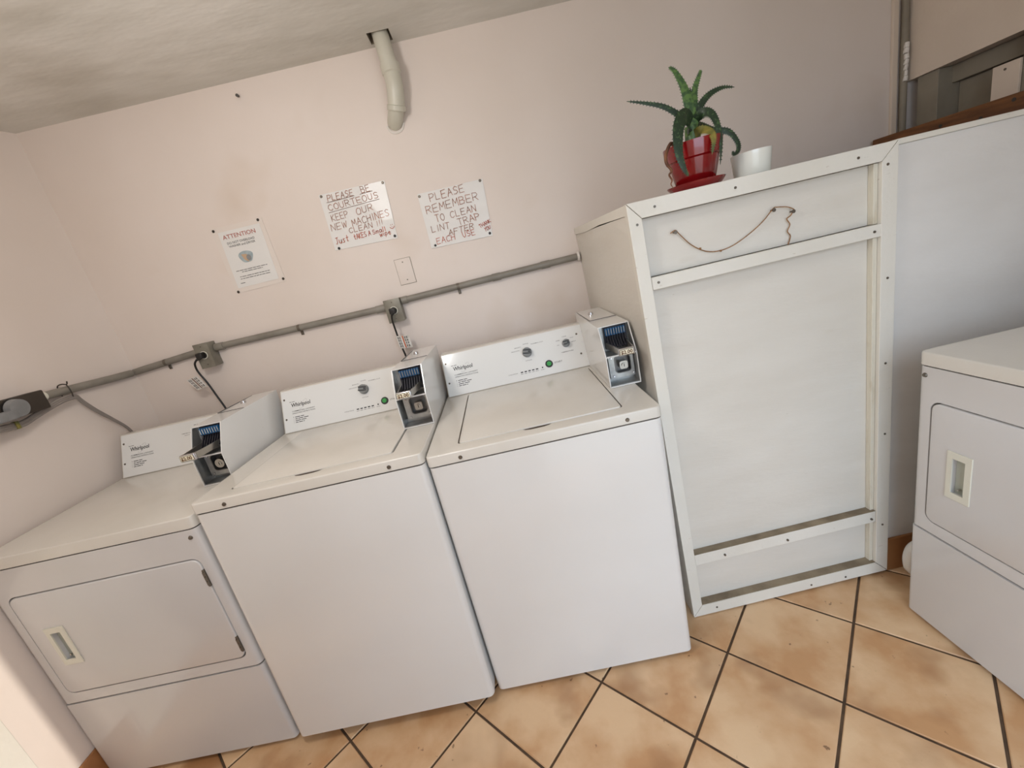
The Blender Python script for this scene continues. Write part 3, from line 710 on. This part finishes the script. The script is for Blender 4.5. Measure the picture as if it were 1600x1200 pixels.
obj('conduit_pipe', tube([(-1.352, -0.030, 1.310), (-1.374, -0.12, 1.311), (-1.388, -0.24, 1.315), (-1.390, -0.375, 1.318)], 0.015, 14), 'conduit', root, True)
obj('connector', cyl((-1.388, -0.375, 1.318), (-1.386, -0.405, 1.319), 0.017, n=16), 'ivory', root, True, label='cream connector')
obj('wire_tie', tube([(-1.368, -0.300, 1.336), (-1.362, -0.302, 1.318), (-1.366, -0.300, 1.290), (-1.38, -0.300, 1.284), (-1.404, -0.300, 1.30), (-1.404, -0.300, 1.335), (-1.385, -0.300, 1.342), (-1.366, -0.300, 1.338), (-1.355, -0.305, 1.348)], 0.0022, 6), 'blackbox', root)

def outlet_box(label, x0, x1, z0, z1, dep, zc):
    r = thing('outlet_box', label, 'outlet box', ((x0 + x1) / 2, 0, z0), group='grey surface outlet boxes on the back wall')
    X0, X1 = -(x1 - x0) / 2, (x1 - x0) / 2; H = z1 - z0; zc -= z0
    obj('box_body', box(X0, X1, -dep, -0.0006, 0, H, 0.003, 2), 'box', r, True)
    obj('cover_plate', box(X0 - 0.001, X1 + 0.001, -dep - 0.003, -dep - 0.0003, -0.001, H + 0.001, 0.001, 2), 'box', r, True)
    obj('receptacle', cyl((0, -dep - 0.003, zc), (0, -dep - 0.0055, zc), 0.0175, n=24), 'ivory', r, True)
    obj('receptacle_face', cyl((0, -dep - 0.0055, zc), (0, -dep - 0.0062, zc), 0.0145, n=24), 'black', r)
    for z in (H - 0.012, 0.014): obj('screw', cyl((0, -dep - 0.003, z), (0, -dep - 0.0045, z), 0.003, n=10), 'screw', r)
    return r
outlet_box('grey metal outlet box between the two upper hand lettered signs and the coin meter', -0.177, -0.108, 1.262, 1.361, 0.050, 1.313)
outlet_box('grey metal outlet box near the left corner, above the left coin meter', -1.030, -0.968, 1.258, 1.365, 0.055, 1.315)

def cord(label, plug, pts, tagc, tagdir, stripe, tm):
    r = thing('power_cord', label, 'power cord')
    b = box(plug[0] - 0.014, plug[0] + 0.014, plug[1] - 0.020, plug[1], plug[2] - 0.013, plug[2] + 0.013, 0.005, 3)
    cyl((plug[0], plug[1] - 0.012, plug[2] - 0.008), pts[0], 0.0075, 0.0045, 12, b)
    obj('plug', b, 'black', r, True)
    obj('cable', tube(pts, 0.0042, 8), 'black', r, True)
    u, v = Vector(tagdir[0]), Vector(tagdir[1]); nn = u.cross(v).normalized(); c = Vector(tagc)
    b = B(); A = [b.verts.new(c + u * a + v * d + nn * 0.0004) for a, d in ((0, 0), (1, 0), (1, 1), (0, 1))]; C = [b.verts.new(c + u * a + v * d - nn * 0.0004) for a, d in ((0, 0), (1, 0), (1, 1), (0, 1))]
    for i in range(4): b.faces.new((A[i], A[(i + 1) % 4], C[(i + 1) % 4], C[i]))
    b.faces.new(A[::-1]); b.faces.new(C); bmesh.ops.recalc_face_normals(b, faces=b.faces)
    tg = obj('warning_tag', b, tm, r, label='small printed warning tag')
    for k, (s, mm) in enumerate(((1, stripe),)):
        b = B()
        F = lambda a, d: c + u * a + v * d - nn * 0.0008 * (1 if nn.y > 0 else -1)
        quad_on(b, F, 0.44, 0.53, 0.02, 0.98); obj('tag_stripe', b, mm, tg)
    b = B()
    for k in range(4):
        rr = random.Random(k); x = 0.06 + (0.1 * k if k < 3 else 0.0)
        for a in ((0.08, 0.17), (0.22, 0.30), (0.60, 0.68), (0.75, 0.85)):
            d0 = 0.08 + 0.22 * k; quad_on(b, F, a[0], a[1], d0, d0 + 0.14 + 0.05 * rr.random())
    obj('tag_print', b, 'ink_l', tg)
    return r
cord('black power cord plugged into the box above the middle washer', (-0.146, -0.0562, 1.312), [(-0.152, -0.078, 1.296), (-0.158, -0.070, 1.27), (-0.161, -0.05, 1.21), (-0.158, -0.05, 1.16), (-0.152, -0.05, 1.11), (-0.140, -0.05, 1.00)], (-0.166, -0.060, 1.202), ((0.056, 0, -0.006), (0.003, 0, -0.058)), 'orange', 'tag')
cord('brown power cord plugged into the box by the left corner', (-1.008, -0.0612, 1.316), [(-1.024, -0.080, 1.302), (-1.046, -0.068, 1.285), (-1.052, -0.06, 1.25), (-1.038, -0.055, 1.195), (-1.025, -0.05, 1.12), (-1.012, -0.05, 1.06), (-1.0, -0.05, 0.98)], (-1.104, -0.075, 1.228), ((0.050, 0, 0.008), (0.026, 0, -0.054)), 'marker3', 'tag')

# dark dryer outlet on the left wall with its grey plug and cable
r = thing('dryer_outlet', 'dark brown dryer outlet box on the left wall with a round grey plug', 'outlet box', (-1.4070, -0.52, 1.28))
obj('box_body', box(0.0008, 0.060, -0.14, 0.115, -0.004, 0.064, 0.004, 2), 'blackbox', r, True)
obj('receptacle', cyl((0.060, 0.003, 0.030), (0.063, 0.003, 0.030), 0.034, n=28), 'black', r, True)
r = thing('power_cord', 'thick grey dryer cable with round plug looping below the left wall outlet', 'power cord', (-1.4070, -0.52, 1.28))
b = cyl((0.0635, 0.003, 0.028), (0.084, 0.003, 0.026), 0.032, 0.029, 28); box(0.066, 0.084, -0.070, -0.005, -0.006, 0.028, 0.008, 3, b)
obj('plug', b, 'greyplug', r, True)
b = B()
for k in range(3):
    o = (k - 1) * 0.0065
    tube([(0.076, -0.085, 0.010 + o), (0.070, -0.110, -0.004 + o), (0.060, -0.075, -0.018 + o), (0.045, -0.020, -0.026 + o), (0.036, 0.030, -0.028 + o), (0.032, 0.075, -0.018 + o), (0.034, 0.120, -0.006 + o), (0.036, 0.175, 0.006 + o), (0.036, 0.215, 0.008 + o), (0.034, 0.238, 0.001 + o * 0.9), (0.030, 0.255, -0.025 + o * 0.8), (0.028, 0.290, -0.075 + o * 0.6), (0.029, 0.330, -0.125 + o * 0.3), (0.032, 0.372, -0.185), (0.034, 0.385, -0.24), (0.034, 0.39, -0.30)], 0.0054, 8, b)
obj('cable', b, 'greycable', r, True)
obj('cable_tie', box(0.034, 0.052, -0.006, 0.004, -0.040, -0.014, 0.001, 1), 'leaf_y', r, label='yellow tie')

# blank cover plate
r = thing('blank_plate', 'plain painted cover plate below the two hand lettered signs', 'wall plate')
obj('plate', box(-0.090, -0.0205, -0.005, -0.0005, 1.4095, 1.5175, 0.0015, 2), 'wall', r, True)
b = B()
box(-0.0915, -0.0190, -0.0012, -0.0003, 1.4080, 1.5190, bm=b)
obj('plate_shadow_line', b, 'soffit', r)  # dark rim peeking out round the plate, painted in as its shadow line
for z in (1.427, 1.503): obj('screw', cyl((-0.0555, -0.005, z), (-0.0555, -0.0062, z), 0.0028, n=10), 'screw', r)

tag(obj('wall_nail', cyl((-0.493, 0.0, 2.242), (-0.490, -0.016, 2.238), 0.004, 0.006, 10), 'blackbox', None, True), 'single dark nail stub high on the back wall below the ceiling', 'nail')

# ------------------------------------------------------------------ notices
SF = {'A': [[(0, 0), (.5, 1), (1, 0)], [(.2, .38), (.85, .42)]], 'B': [[(0, 0), (0, 1), (.65, .95), (.8, .75), (.6, .55), (0, .52)], [(.6, .55), (.95, .35), (.8, .05), (0, 0)]],
 'C': [[(.95, .85), (.6, 1), (.2, .85), (0, .5), (.2, .1), (.6, 0), (.95, .15)]], 'E': [[(.9, 1), (0, 1), (0, 0), (.95, 0)], [(0, .5), (.8, .53)]],
 'F': [[(.95, 1), (0, 1), (0, 0)], [(0, .52), (.75, .54)]], 'H': [[(0, 1), (0, 0)], [(.9, 1), (.9, 0)], [(0, .5), (.9, .52)]], 'I': [[(.5, 1), (.5, 0)]],
 'J': [[(.1, 1), (.95, 1)], [(.6, 1), (.62, .2), (.4, 0), (.1, .1)]], 'K': [[(0, 1), (0, 0)], [(.85, 1), (0, .45), (.95, 0)]], 'L': [[(0, 1), (.03, 0), (.85, 0)]],
 'M': [[(0, 0), (.1, 1), (.5, .35), (.9, 1), (1, 0)]], 'N': [[(0, 0), (.05, 1), (.9, 0), (.95, 1)]], 'O': [[(.5, 1), (.15, .85), (0, .5), (.15, .12), (.5, 0), (.85, .12), (1, .5), (.85, .88), (.5, 1)]],
 'P': [[(0, 0), (0, 1), (.7, .97), (.95, .75), (.7, .5), (0, .45)]], 'R': [[(0, 0), (0, 1), (.7, .97), (.9, .75), (.65, .52), (0, .48)], [(.35, .5), (.95, 0)]],
 'S': [[(.9, .88), (.5, 1), (.12, .85), (.2, .58), (.75, .42), (.88, .18), (.5, 0), (.05, .12)]], 'T': [[(0, 1), (1, 1)], [(.5, 1), (.48, 0)]],
 'U': [[(0, 1), (.05, .2), (.4, 0), (.8, .15), (.9, 1)]], 'W': [[(0, 1), (.22, 0), (.5, .8), (.75, 0), (1, 1)]], 'X': [[(0, 0), (1, 1)], [(0, 1), (1, 0)]],
 'Y': [[(0, 1), (.5, .5), (1, 1)], [(.5, .5), (.45, 0)]], '!': [[(.6, 1), (.45, .28)], [(.42, .08), (.42, 0)]],
 'a': [[(.9, .55), (.4, .62), (.05, .3), (.35, 0), (.85, .3), (.9, .6), (.95, 0)]], 'l': [[(.5, 1), (.5, 0)]], 'm': [[(0, 0), (0, .6), (.25, .6), (.45, .4), (.45, 0)], [(.45, .45), (.7, .6), (.95, .45), (.98, 0)]],
 'u': [[(0, .6), (.1, .05), (.6, .02), (.85, .3), (.85, .6), (.95, 0)]], 's': [[(.85, .55), (.35, .62), (.2, .4), (.75, .25), (.6, 0), (.1, .05)]], 't': [[(.45, 1), (.48, .05), (.8, .05)], [(.1, .65), (.9, .68)]],
 'e': [[(.1, .3), (.85, .38), (.6, .62), (.2, .5), (.1, .2), (.45, 0), (.9, .1)]], 'i': [[(.5, .6), (.5, 0)], [(.5, .85), (.5, .8)]], 'p': [[(.1, .6), (.1, -.3)], [(.1, .5), (.6, .62), (.85, .3), (.5, 0), (.12, .1)]], 'w': [[(0, .6), (.2, 0), (.5, .45), (.75, 0), (1, .6)]]}
def stroke(bm, pts, w, y):
    for p, q in zip(pts, pts[1:]):
        p = Vector(p); q = Vector(q); d = q - p
        if d.length < 1e-6: continue
        d.normalize(); nn = Vector((-d.y, d.x)) * w / 2; p = p - d * w * 0.3; q = q + d * w * 0.3
        bm.faces.new([bm.verts.new((v.x, y, v.y)) for v in (p - nn, q - nn, q + nn, p + nn)])
def word(bm, s, p0, p1, pt, w, y, seed=0):
    rr = random.Random(hash(s) % 1000 if False else sum(map(ord, s)) + seed)
    p0 = Vector(p0); U = Vector(p1) - p0; V = Vector(pt) - p0; n = len(s)
    narrow = [0.45 if c in 'I!il' else 1.0 for c in s]; tot = sum(narrow) * 1.0 + 0.28 * (n - 1); x = 0
    for c, wd in zip(s, narrow):
        for pl in SF[c]:
            stroke(bm, [p0 + U * ((x + q[0] * wd) / tot) + V * (q[1] + rr.uniform(-.04, .04)) + Vector((0, rr.uniform(-.0005, .0005))) for q in pl], w, y)
        x += wd + 0.28
S2 = [('PLEASE', (-0.285, 1.805), (-0.1752, 1.8052), (-0.2819, 1.8286)), ('BE', (-0.1389, 1.807), (-0.1018, 1.8073), (-0.14, 1.8313)), ('COURTEOUS', (-0.2925, 1.7687), (-0.0752, 1.7748), (-0.2935, 1.7922)), ('KEEP', (-0.2926, 1.7266), (-0.2208, 1.7293), (-0.2932, 1.7516)), ('OUR', (-0.1852, 1.7277), (-0.1123, 1.7339), (-0.1846, 1.7535)), ('NEW', (-0.3082, 1.6899), (-0.2401, 1.6924), (-0.3062, 1.7146)), ('MACHINES', (-0.2167, 1.6897), (-0.0526, 1.6983), (-0.216, 1.7158)), ('CLEAN', (-0.2384, 1.6655), (-0.1363, 1.668), (-0.2366, 1.6866)), ('!!!', (-0.1175, 1.6676), (-0.0893, 1.6714), (-0.1165, 1.6875))]
S2b = [('Just', (-0.3084, 1.6352), (-0.251, 1.6364), (-0.3052, 1.6601)), ('tAKES', (-0.2267, 1.6361), (-0.1714, 1.639), (-0.2266, 1.6565)), ('A', (-0.1634, 1.6385), (-0.1534, 1.6401), (-0.1614, 1.6571)), ('Small', (-0.1442, 1.6393), (-0.0861, 1.6428), (-0.1439, 1.657)), ('wipe', (-0.1165, 1.6241), (-0.0683, 1.6261), (-0.117, 1.6436))]
S3 = [('PLEASE', (0.1298, 1.7132), (0.2805, 1.7207), (0.1301, 1.7426)), ('REMEMBER', (0.1025, 1.6694), (0.3312, 1.6776), (0.103, 1.6992)), ('TO', (0.132, 1.6302), (0.1714, 1.6303), (0.1317, 1.658)), ('CLEAN', (0.1973, 1.6308), (0.3112, 1.6358), (0.1977, 1.6572)), ('LINT', (0.1038, 1.5931), (0.1831, 1.5933), (0.1052, 1.6171)), ('TRAP', (0.2233, 1.5959), (0.3201, 1.6011), (0.2207, 1.6218)), ('AFTER', (0.171, 1.5639), (0.2835, 1.5696), (0.1743, 1.5863))]
S3b = [('EACH', (0.1124, 1.5408), (0.1943, 1.5432), (0.1138, 1.5652)), ('USE', (0.229, 1.5445), (0.2838, 1.5438), (0.2279, 1.5666)), ('THANK', (0.311, 1.5648), (0.3624, 1.5789), (0.3063, 1.5787)), ('YOU', (0.3285, 1.5467), (0.3546, 1.5525), (0.3269, 1.5625))]
def sheet(corners, y0, y1, nx=10, nz=10, wav=0.0008, seed=1):
    rr = random.Random(seed); b = B(); a, bb, c, d = [Vector(q) for q in corners]
    ph = rr.uniform(0, 6)
    def P(i, j):
        u, v = i / nx, j / nz; q = (d * (1 - u) + c * u) * (1 - v) + (a * (1 - u) + bb * u) * v
        return q, wav * (math.sin(9 * u + ph) * math.cos(7 * v) + 0.5 * math.sin(17 * v + ph))
    Fr = {}; Bk = {}
    for i in range(nx + 1):
        for j in range(nz + 1):
            q, w = P(i, j); Fr[i, j] = b.verts.new((q.x, y0 + w, q.y)); Bk[i, j] = b.verts.new((q.x, y1, q.y))
    for i in range(nx):
        for j in range(nz):
            b.faces.new((Fr[i, j], Fr[i + 1, j], Fr[i + 1, j + 1], Fr[i, j + 1])); b.faces.new((Bk[i, j + 1], Bk[i + 1, j + 1], Bk[i + 1, j], Bk[i, j]))
    for i in range(nx):
        b.faces.new((Bk[i, 0], Bk[i + 1, 0], Fr[i + 1, 0], Fr[i, 0])); b.faces.new((Fr[i, nz], Fr[i + 1, nz], Bk[i + 1, nz], Bk[i, nz]))
    for j in range(nz):
        b.faces.new((Fr[0, j], Fr[0, j + 1], Bk[0, j + 1], Bk[0, j])); b.faces.new((Bk[nx, j], Bk[nx, j + 1], Fr[nx, j + 1], Fr[nx, j]))
    return b
def tacks(r, pts, cols):
    for (x, z), c in zip(pts, cols): obj('thumbtack', cyl((x, -0.0035, z), (x, -0.0065, z), 0.0058, 0.004, 14), c, r, True)
YI = -0.0046
r = thing('wall_notice', 'laminated hand lettered notice asking to be courteous and keep machines clean', 'notice', group='hand lettered notices')
obj('sheet', sheet([(-0.3141, 1.8365), (-0.0344, 1.8335), (-0.0467, 1.6034), (-0.3205, 1.6130)], -0.0028, -0.0008, seed=2), 'paper', r, True)
b = B()
for s, a, c, d in S2: word(b, s, a, c, d, 0.0021, YI)
obj('marker_lettering', b, 'marker', r)
b = B()
for s, a, c, d in S2b: word(b, s, a, c, d, 0.0023, YI)
stroke(b, [(-0.0655, 1.6530), (-0.0625, 1.6475), (-0.056, 1.6455), (-0.0495, 1.6485), (-0.0465, 1.654)], 0.0022, YI)
for x, z in ((-0.0600, 1.6595), (-0.0520, 1.6605)): stroke(b, [(x, z), (x, z + 0.0015)], 0.0025, YI)
stroke(b, [(-0.056, 1.655), (-0.0565, 1.6525)], 0.002, YI)
obj('marker_lettering', b, 'marker2', r)
b = B()
for a, c in (((-0.2915, 1.8010), (-0.1727, 1.8037)), ((-0.1478, 1.8036), (-0.0942, 1.8052)), ((-0.2962, 1.7621), (-0.0757, 1.7688))): stroke(b, [a, c], 0.0018, YI)
obj('underline', b, 'marker3', r)
tacks(r, [(-0.3063, 1.8290), (-0.0430, 1.8268), (-0.3023, 1.6176), (-0.0561, 1.6144)], ['screw', 'screw', 'black', 'black'])
r = thing('wall_notice', 'laminated hand lettered notice about cleaning the lint trap after each use', 'notice', group='hand lettered notices')
obj('sheet', sheet([(0.0835, 1.7530), (0.3665, 1.7530), (0.3559, 1.5238), (0.0834, 1.5300)], -0.0028, -0.0008, wav=0.0012, seed=5), 'paper', r, True)
b = B()
for s, a, c, d in S3: word(b, s, a, c, d, 0.0021, YI - 0.0006)
obj('marker_lettering', b, 'marker', r)
b = B()
for s, a, c, d in S3b: word(b, s, a, c, d, 0.0021, YI - 0.0006)
obj('marker_lettering', b, 'marker2', r)
tacks(r, [(0.0900, 1.7425), (0.3548, 1.7484), (0.1027, 1.5386), (0.3458, 1.5356)], ['screw', 'screw', 'black', 'black'])
r = thing('wall_notice', 'printed attention notice in a clear plastic sleeve, pinned near the left corner', 'notice')
obj('plastic_sleeve', sheet([(-0.795, 1.8063), (-0.5743, 1.8049), (-0.5684, 1.5388), (-0.792, 1.5345)], -0.0022, -0.0008, seed=8), 'plastic', r, True)
obj('sheet', sheet([(-0.770, 1.785), (-0.590, 1.786), (-0.594, 1.556), (-0.776, 1.554)], -0.0032, -0.0030, wav=0.0003, seed=8), 'paper', r, True)
F1 = lambda u, v: Vector((u, -0.0042, v))
obj('heading', text_on(B(), 'ATTENTION', F1, -0.757, -0.6165, 1.7545, 0.0170), 'ink_red', r, label='red printed heading')
b = B(); text_on(b, 'DO NOT OVERLOAD', F1, -0.748, -0.630, 1.7325, 0.0095); text_on(b, 'WASHER and DRYER', F1, -0.746, -0.632, 1.7195, 0.0088)
for x0, x1, z in ((-0.756, -0.6185, 1.6215), (-0.7336, -0.6417, 1.6138), (-0.7496, -0.618, 1.5960), (-0.7504, -0.6194, 1.5870), (-0.757, -0.737, 1.5700)): fine_line(b, F1, x0, x1, z, 0.0032, int(z * 1e4))
obj('printed_text', b, 'ink_l', r)
b = B()
cxp, czp = -0.692, 1.672
pp = [b.verts.new(F1(cxp + 0.030 * math.cos(a) * (1 + 0.12 * math.sin(3 * a)), czp + 0.026 * math.sin(a) * (1 + 0.1 * math.cos(2 * a)))) for a in [2 * PI * i / 20 for i in range(20)]]
b.faces.new(pp); obj('clip_art', b, 'tracing', r)
b = B(); F1b = lambda u, v: Vector((u, -0.0047, v))
b.faces.new([b.verts.new(F1b(cxp + x, czp + z)) for x, z in ((-0.018, 0.012), (-0.010, -0.012), (0.004, -0.022), (0.014, -0.004), (0.004, 0.010))]); obj('clip_art_detail', b, 'orange_l', r)
b = B(); b.faces.new([b.verts.new(F1b(cxp + 0.010 + 0.010 * math.cos(a), czp - 0.006 + 0.012 * math.sin(a)) + Vector((0, -0.0004, 0))) for a in [2 * PI * i / 14 for i in range(14)]]); obj('clip_art_detail', b, 'greyplug', r)
tacks(r, [(-0.7845, 1.7954), (-0.5903, 1.7995), (-0.5763, 1.5504), (-0.7819, 1.5401)], ['blackbox'] * 4)

# ------------------------------------------------------------------ pvc pipe from the ceiling into the wall
r = thing('drain_pipe', 'cream plastic pipe bending from the ceiling hole into the back wall', 'pipe')
obj('pipe_section', cyl((0.108, -0.060, HC + 0.08), (0.116, -0.060, 2.178), 0.0305, n=28), 'pvc', r, True)
obj('elbow', tube([(0.116, -0.060, 2.200), (0.1165, -0.060, 2.160), (0.113, -0.057, 2.120), (0.103, -0.046, 2.080), (0.095, -0.038, 2.055)], lambda t: 0.0365 if (t < 0.20 or t > 0.82) else 0.0325, 24, k=12), 'pvc', r, True)
obj('pipe_section', tube([(0.096, -0.039, 2.064), (0.086, -0.026, 2.047), (0.072, 0.004, 2.030), (0.060, 0.06, 2.015)], 0.0305, 24, k=4), 'pvc', r, True)
cr = tube([(0.038, -0.002, 2.022), (0.045, -0.002, 2.003), (0.058, -0.002, 1.993), (0.076, -0.002, 1.992), (0.094, -0.002, 2.000), (0.106, -0.002, 2.022)], 0.004, 8)
obj('caulk_ring', cr, 'caulk', r, True)

# ------------------------------------------------------------------ corner pipe, beam
r = thing('corner_conduit', 'dark grey pipe standing in the right back corner with a peeling white patch', 'pipe')
obj('pipe_section', cyl((2.170, -0.0195, 1.0), (2.170, -0.0195, HC - 0.001), 0.0125, n=16), 'soffit', r, True)
b = B()
rr = random.Random(3)
for k in range(7):
    z = 1.735 + k * 0.020; cyl((2.166 + rr.uniform(-.003, .003), -0.032, z), (2.168 + rr.uniform(-.003, .003), -0.030, z + 0.018), 0.006 + rr.uniform(0, 0.004), n=7, bm=b)
obj('peeling_patch', b, 'caulk', r)
r = thing('wood_beam', 'rough brown lumber beam lying across the top of the white partition', 'beam', (2.03, 0, 1.4785))
obj('beam', box(0.01, 0.10, -0.80, -0.020, 0.0, 0.062, 0.002, 1), 'lumber', r)
b = B()
for yk, zk in ((-0.30, 0.035), (-0.43, 0.020), (-0.52, 0.045)): cyl((0.0105, yk, zk), (0.009, yk, zk), 0.006, n=9, bm=b)
obj('wood_knot', b, 'blackbox', r)
# hose behind the right dryer
tag(obj('dryer_hose', tube([(1.535, -0.775, 0.055), (1.515, -0.772, 0.075), (1.512, -0.772, 0.12), (1.530, -0.774, 0.155), (1.60, -0.775, 0.16), (1.75, -0.775, 0.15)], 0.022, 12), 'hose', None, True), 'white hose curling on the floor behind the right hand dryer', 'hose')

# ------------------------------------------------------------------ plant, saucer, cup
PX, PY = 0.953, -0.625
ZT = CH + 0.001
tag(obj('plant_saucer', lathe([(0.0, 0.0), (0.066, 0.0), (0.078, 0.014), (0.080, 0.018), (0.076, 0.018), (0.064, 0.006), (0.0, 0.006)], (PX, PY, ZT)), 'red', None, True), 'round glossy red saucer beneath the potted aloe', 'saucer')
r = thing('potted_aloe', 'spiky dark green aloe in a glossy red plastic pot on the cabinet', 'potted plant', (PX, PY, ZT + 0.0065))
obj('pot', lathe([(0, 0), (0.050, 0), (0.052, 0.002), (0.069, 0.072), (0.075, 0.076), (0.080, 0.112), (0.080, 0.116), (0.074, 0.116), (0.069, 0.080), (0.063, 0.07), (0.048, 0.006), (0, 0.006)]), 'red', r, True)
obj('soil', lathe([(0.0, 0.098), (0.03, 0.100), (0.0725, 0.097), (0.0715, 0.092), (0, 0.092)], n=24), 'soil', r, True)
def leaf(pts, w0, m, teeth=True, thick=0.30, name='leaf', n=22, facing=(0, -1, 0), label=None):
    P = smooth_pts(pts, 6); N = len(P); b = B(); rings = []; fc = Vector(facing)
    for i, p in enumerate(P):
        t = i / (N - 1); d = (P[min(i + 1, N - 1)] - P[max(i - 1, 0)]).normalized()
        s = d.cross(fc); s = s.normalized() if s.length > 1e-3 else Vector((1, 0, 0)); up = s.cross(d).normalized()
        w = 0.80 * w0 * (1 - t ** 1.45) * (0.85 + 0.3 * math.sin(min(t * 3, 1) * PI / 2)) + 0.0006
        th = w * thick
        rings.append([b.verts.new(p + s * w * a + up * th * c) for a, c in ((-1, 0.25), (-0.5, -0.55), (0, -0.85), (0.5, -0.55), (1, 0.25), (0.5, 0.45), (0, 0.35), (-0.5, 0.45))])
        if teeth and 2 < i < N - 2:
            for sg in (-1, 1):
                e = p + s * w * sg; q = [b.verts.new(e - d * 0.0018), b.verts.new(e + d * 0.0018), b.verts.new(e + s * sg * 0.0032 + d * 0.0016)]
                b.faces.new(q)
    for A, C in zip(rings, rings[1:]):
        for j in range(8): b.faces.new((A[j], A[(j + 1) % 8], C[(j + 1) % 8], C[j]))
    b.faces.new(rings[0][::-1]); b.faces.new(rings[-1])
    bmesh.ops.recalc_face_normals(b, faces=b.faces)
    return obj(name, b, m, r, True, label)
# leaf points relative to pot centre (x, y, z above the saucer)
Z0 = -(ZT + 0.0065)
def LP(*pts): return [(x - PX, dy, z + Z0) for x, dy, z in pts]
obj('stem', tube([(0.0, 0.0, 0.095), (0.0, -0.004, 0.125), (0.0, -0.004, 0.160)], lambda t: 0.022 - 0.004 * t, 12), 'leaf_l', r, True)
leaf(LP((0.958, -.012, 1.640), (0.948, -.014, 1.690), (0.940, -.01, 1.740), (0.922, -.005, 1.785), (0.908, 0, 1.800)), 0.0175, 'leaf_l', label='tall pale green striped leaf')
leaf(LP((0.960, -.002, 1.640), (0.966, -.004, 1.690), (0.974, 0, 1.730), (0.990, 0, 1.762), (0.998, 0, 1.776)), 0.0135, 'leaf_l')
leaf(LP((0.958, .006, 1.655), (0.962, .006, 1.700), (0.966, .006, 1.742)), 0.0085, 'leaf')
leaf(LP((0.966, -.004, 1.655), (0.984, -.004, 1.688), (1.015, .000, 1.712), (1.055, .004, 1.722), (1.090, .004, 1.716)), 0.0115, 'leaf')
leaf(LP((0.948, -.004, 1.650), (0.925, -.008, 1.672), (0.880, -.01, 1.705), (0.825, -.01, 1.726), (0.778, -.01, 1.740)), 0.0105, 'leaf')
leaf(LP((0.945, -.020, 1.650), (0.915, -.050, 1.664), (0.885, -.070, 1.635), (0.872, -.084, 1.575), (0.880, -.088, 1.530), (0.892, -.086, 1.508)), 0.0225, 'leaf')
leaf(LP((0.962, -.008, 1.652), (0.974, -.030, 1.664), (0.990, -.048, 1.652), (0.998, -.060, 1.615), (1.000, -.064, 1.570), (0.994, -.064, 1.520)), 0.0150, 'leaf')
leaf(LP((0.966, .000, 1.645), (0.990, .01, 1.640), (1.030, .02, 1.622), (1.070, .015, 1.610), (1.092, .01, 1.575), (1.090, .008, 1.552), (1.074, .006, 1.546), (1.074, .005, 1.556)), 0.0115, 'leaf', label='drooping leaf with a curled dry tip')
leaf(LP((0.952, -.020, 1.618), (0.962, -.048, 1.618), (0.970, -.074, 1.603), (0.970, -.084, 1.580), (0.962, -.084, 1.548)), 0.0155, 'leaf_y', label='short yellowing leaf')
leaf(LP((0.940, -.010, 1.630), (0.930, -.040, 1.632), (0.925, -.06, 1.620)), 0.014, 'leaf', False)
obj('dried_leaf', tube([(q[0], q[1], q[2]) for q in LP((0.895, -.02, 1.600), (0.868, -.05, 1.603), (0.848, -.06, 1.578), (0.846, -.062, 1.555), (0.858, -.062, 1.535), (0.850, -.062, 1.525), (0.856, -.062, 1.510), (0.852, -.062, 1.500), (0.858, -.062, 1.488))], lambda t: 0.0050 * (1 - t) + 0.0009, 6), 'leaf_d', r, True, 'thin dried brown leaf hanging over the rim')
tag(obj('white_cup', lathe([(0, 0.0), (0.045, 0.0), (0.0480, 0.004), (0.0535, 0.062), (0.0535, 0.064), (0.0500, 0.064), (0.0450, 0.008), (0, 0.008)], (1.124, -0.622, CH + 0.001)), 'ceramic', None, True), 'small glossy white ceramic cup beside the red plant pot', 'cup')
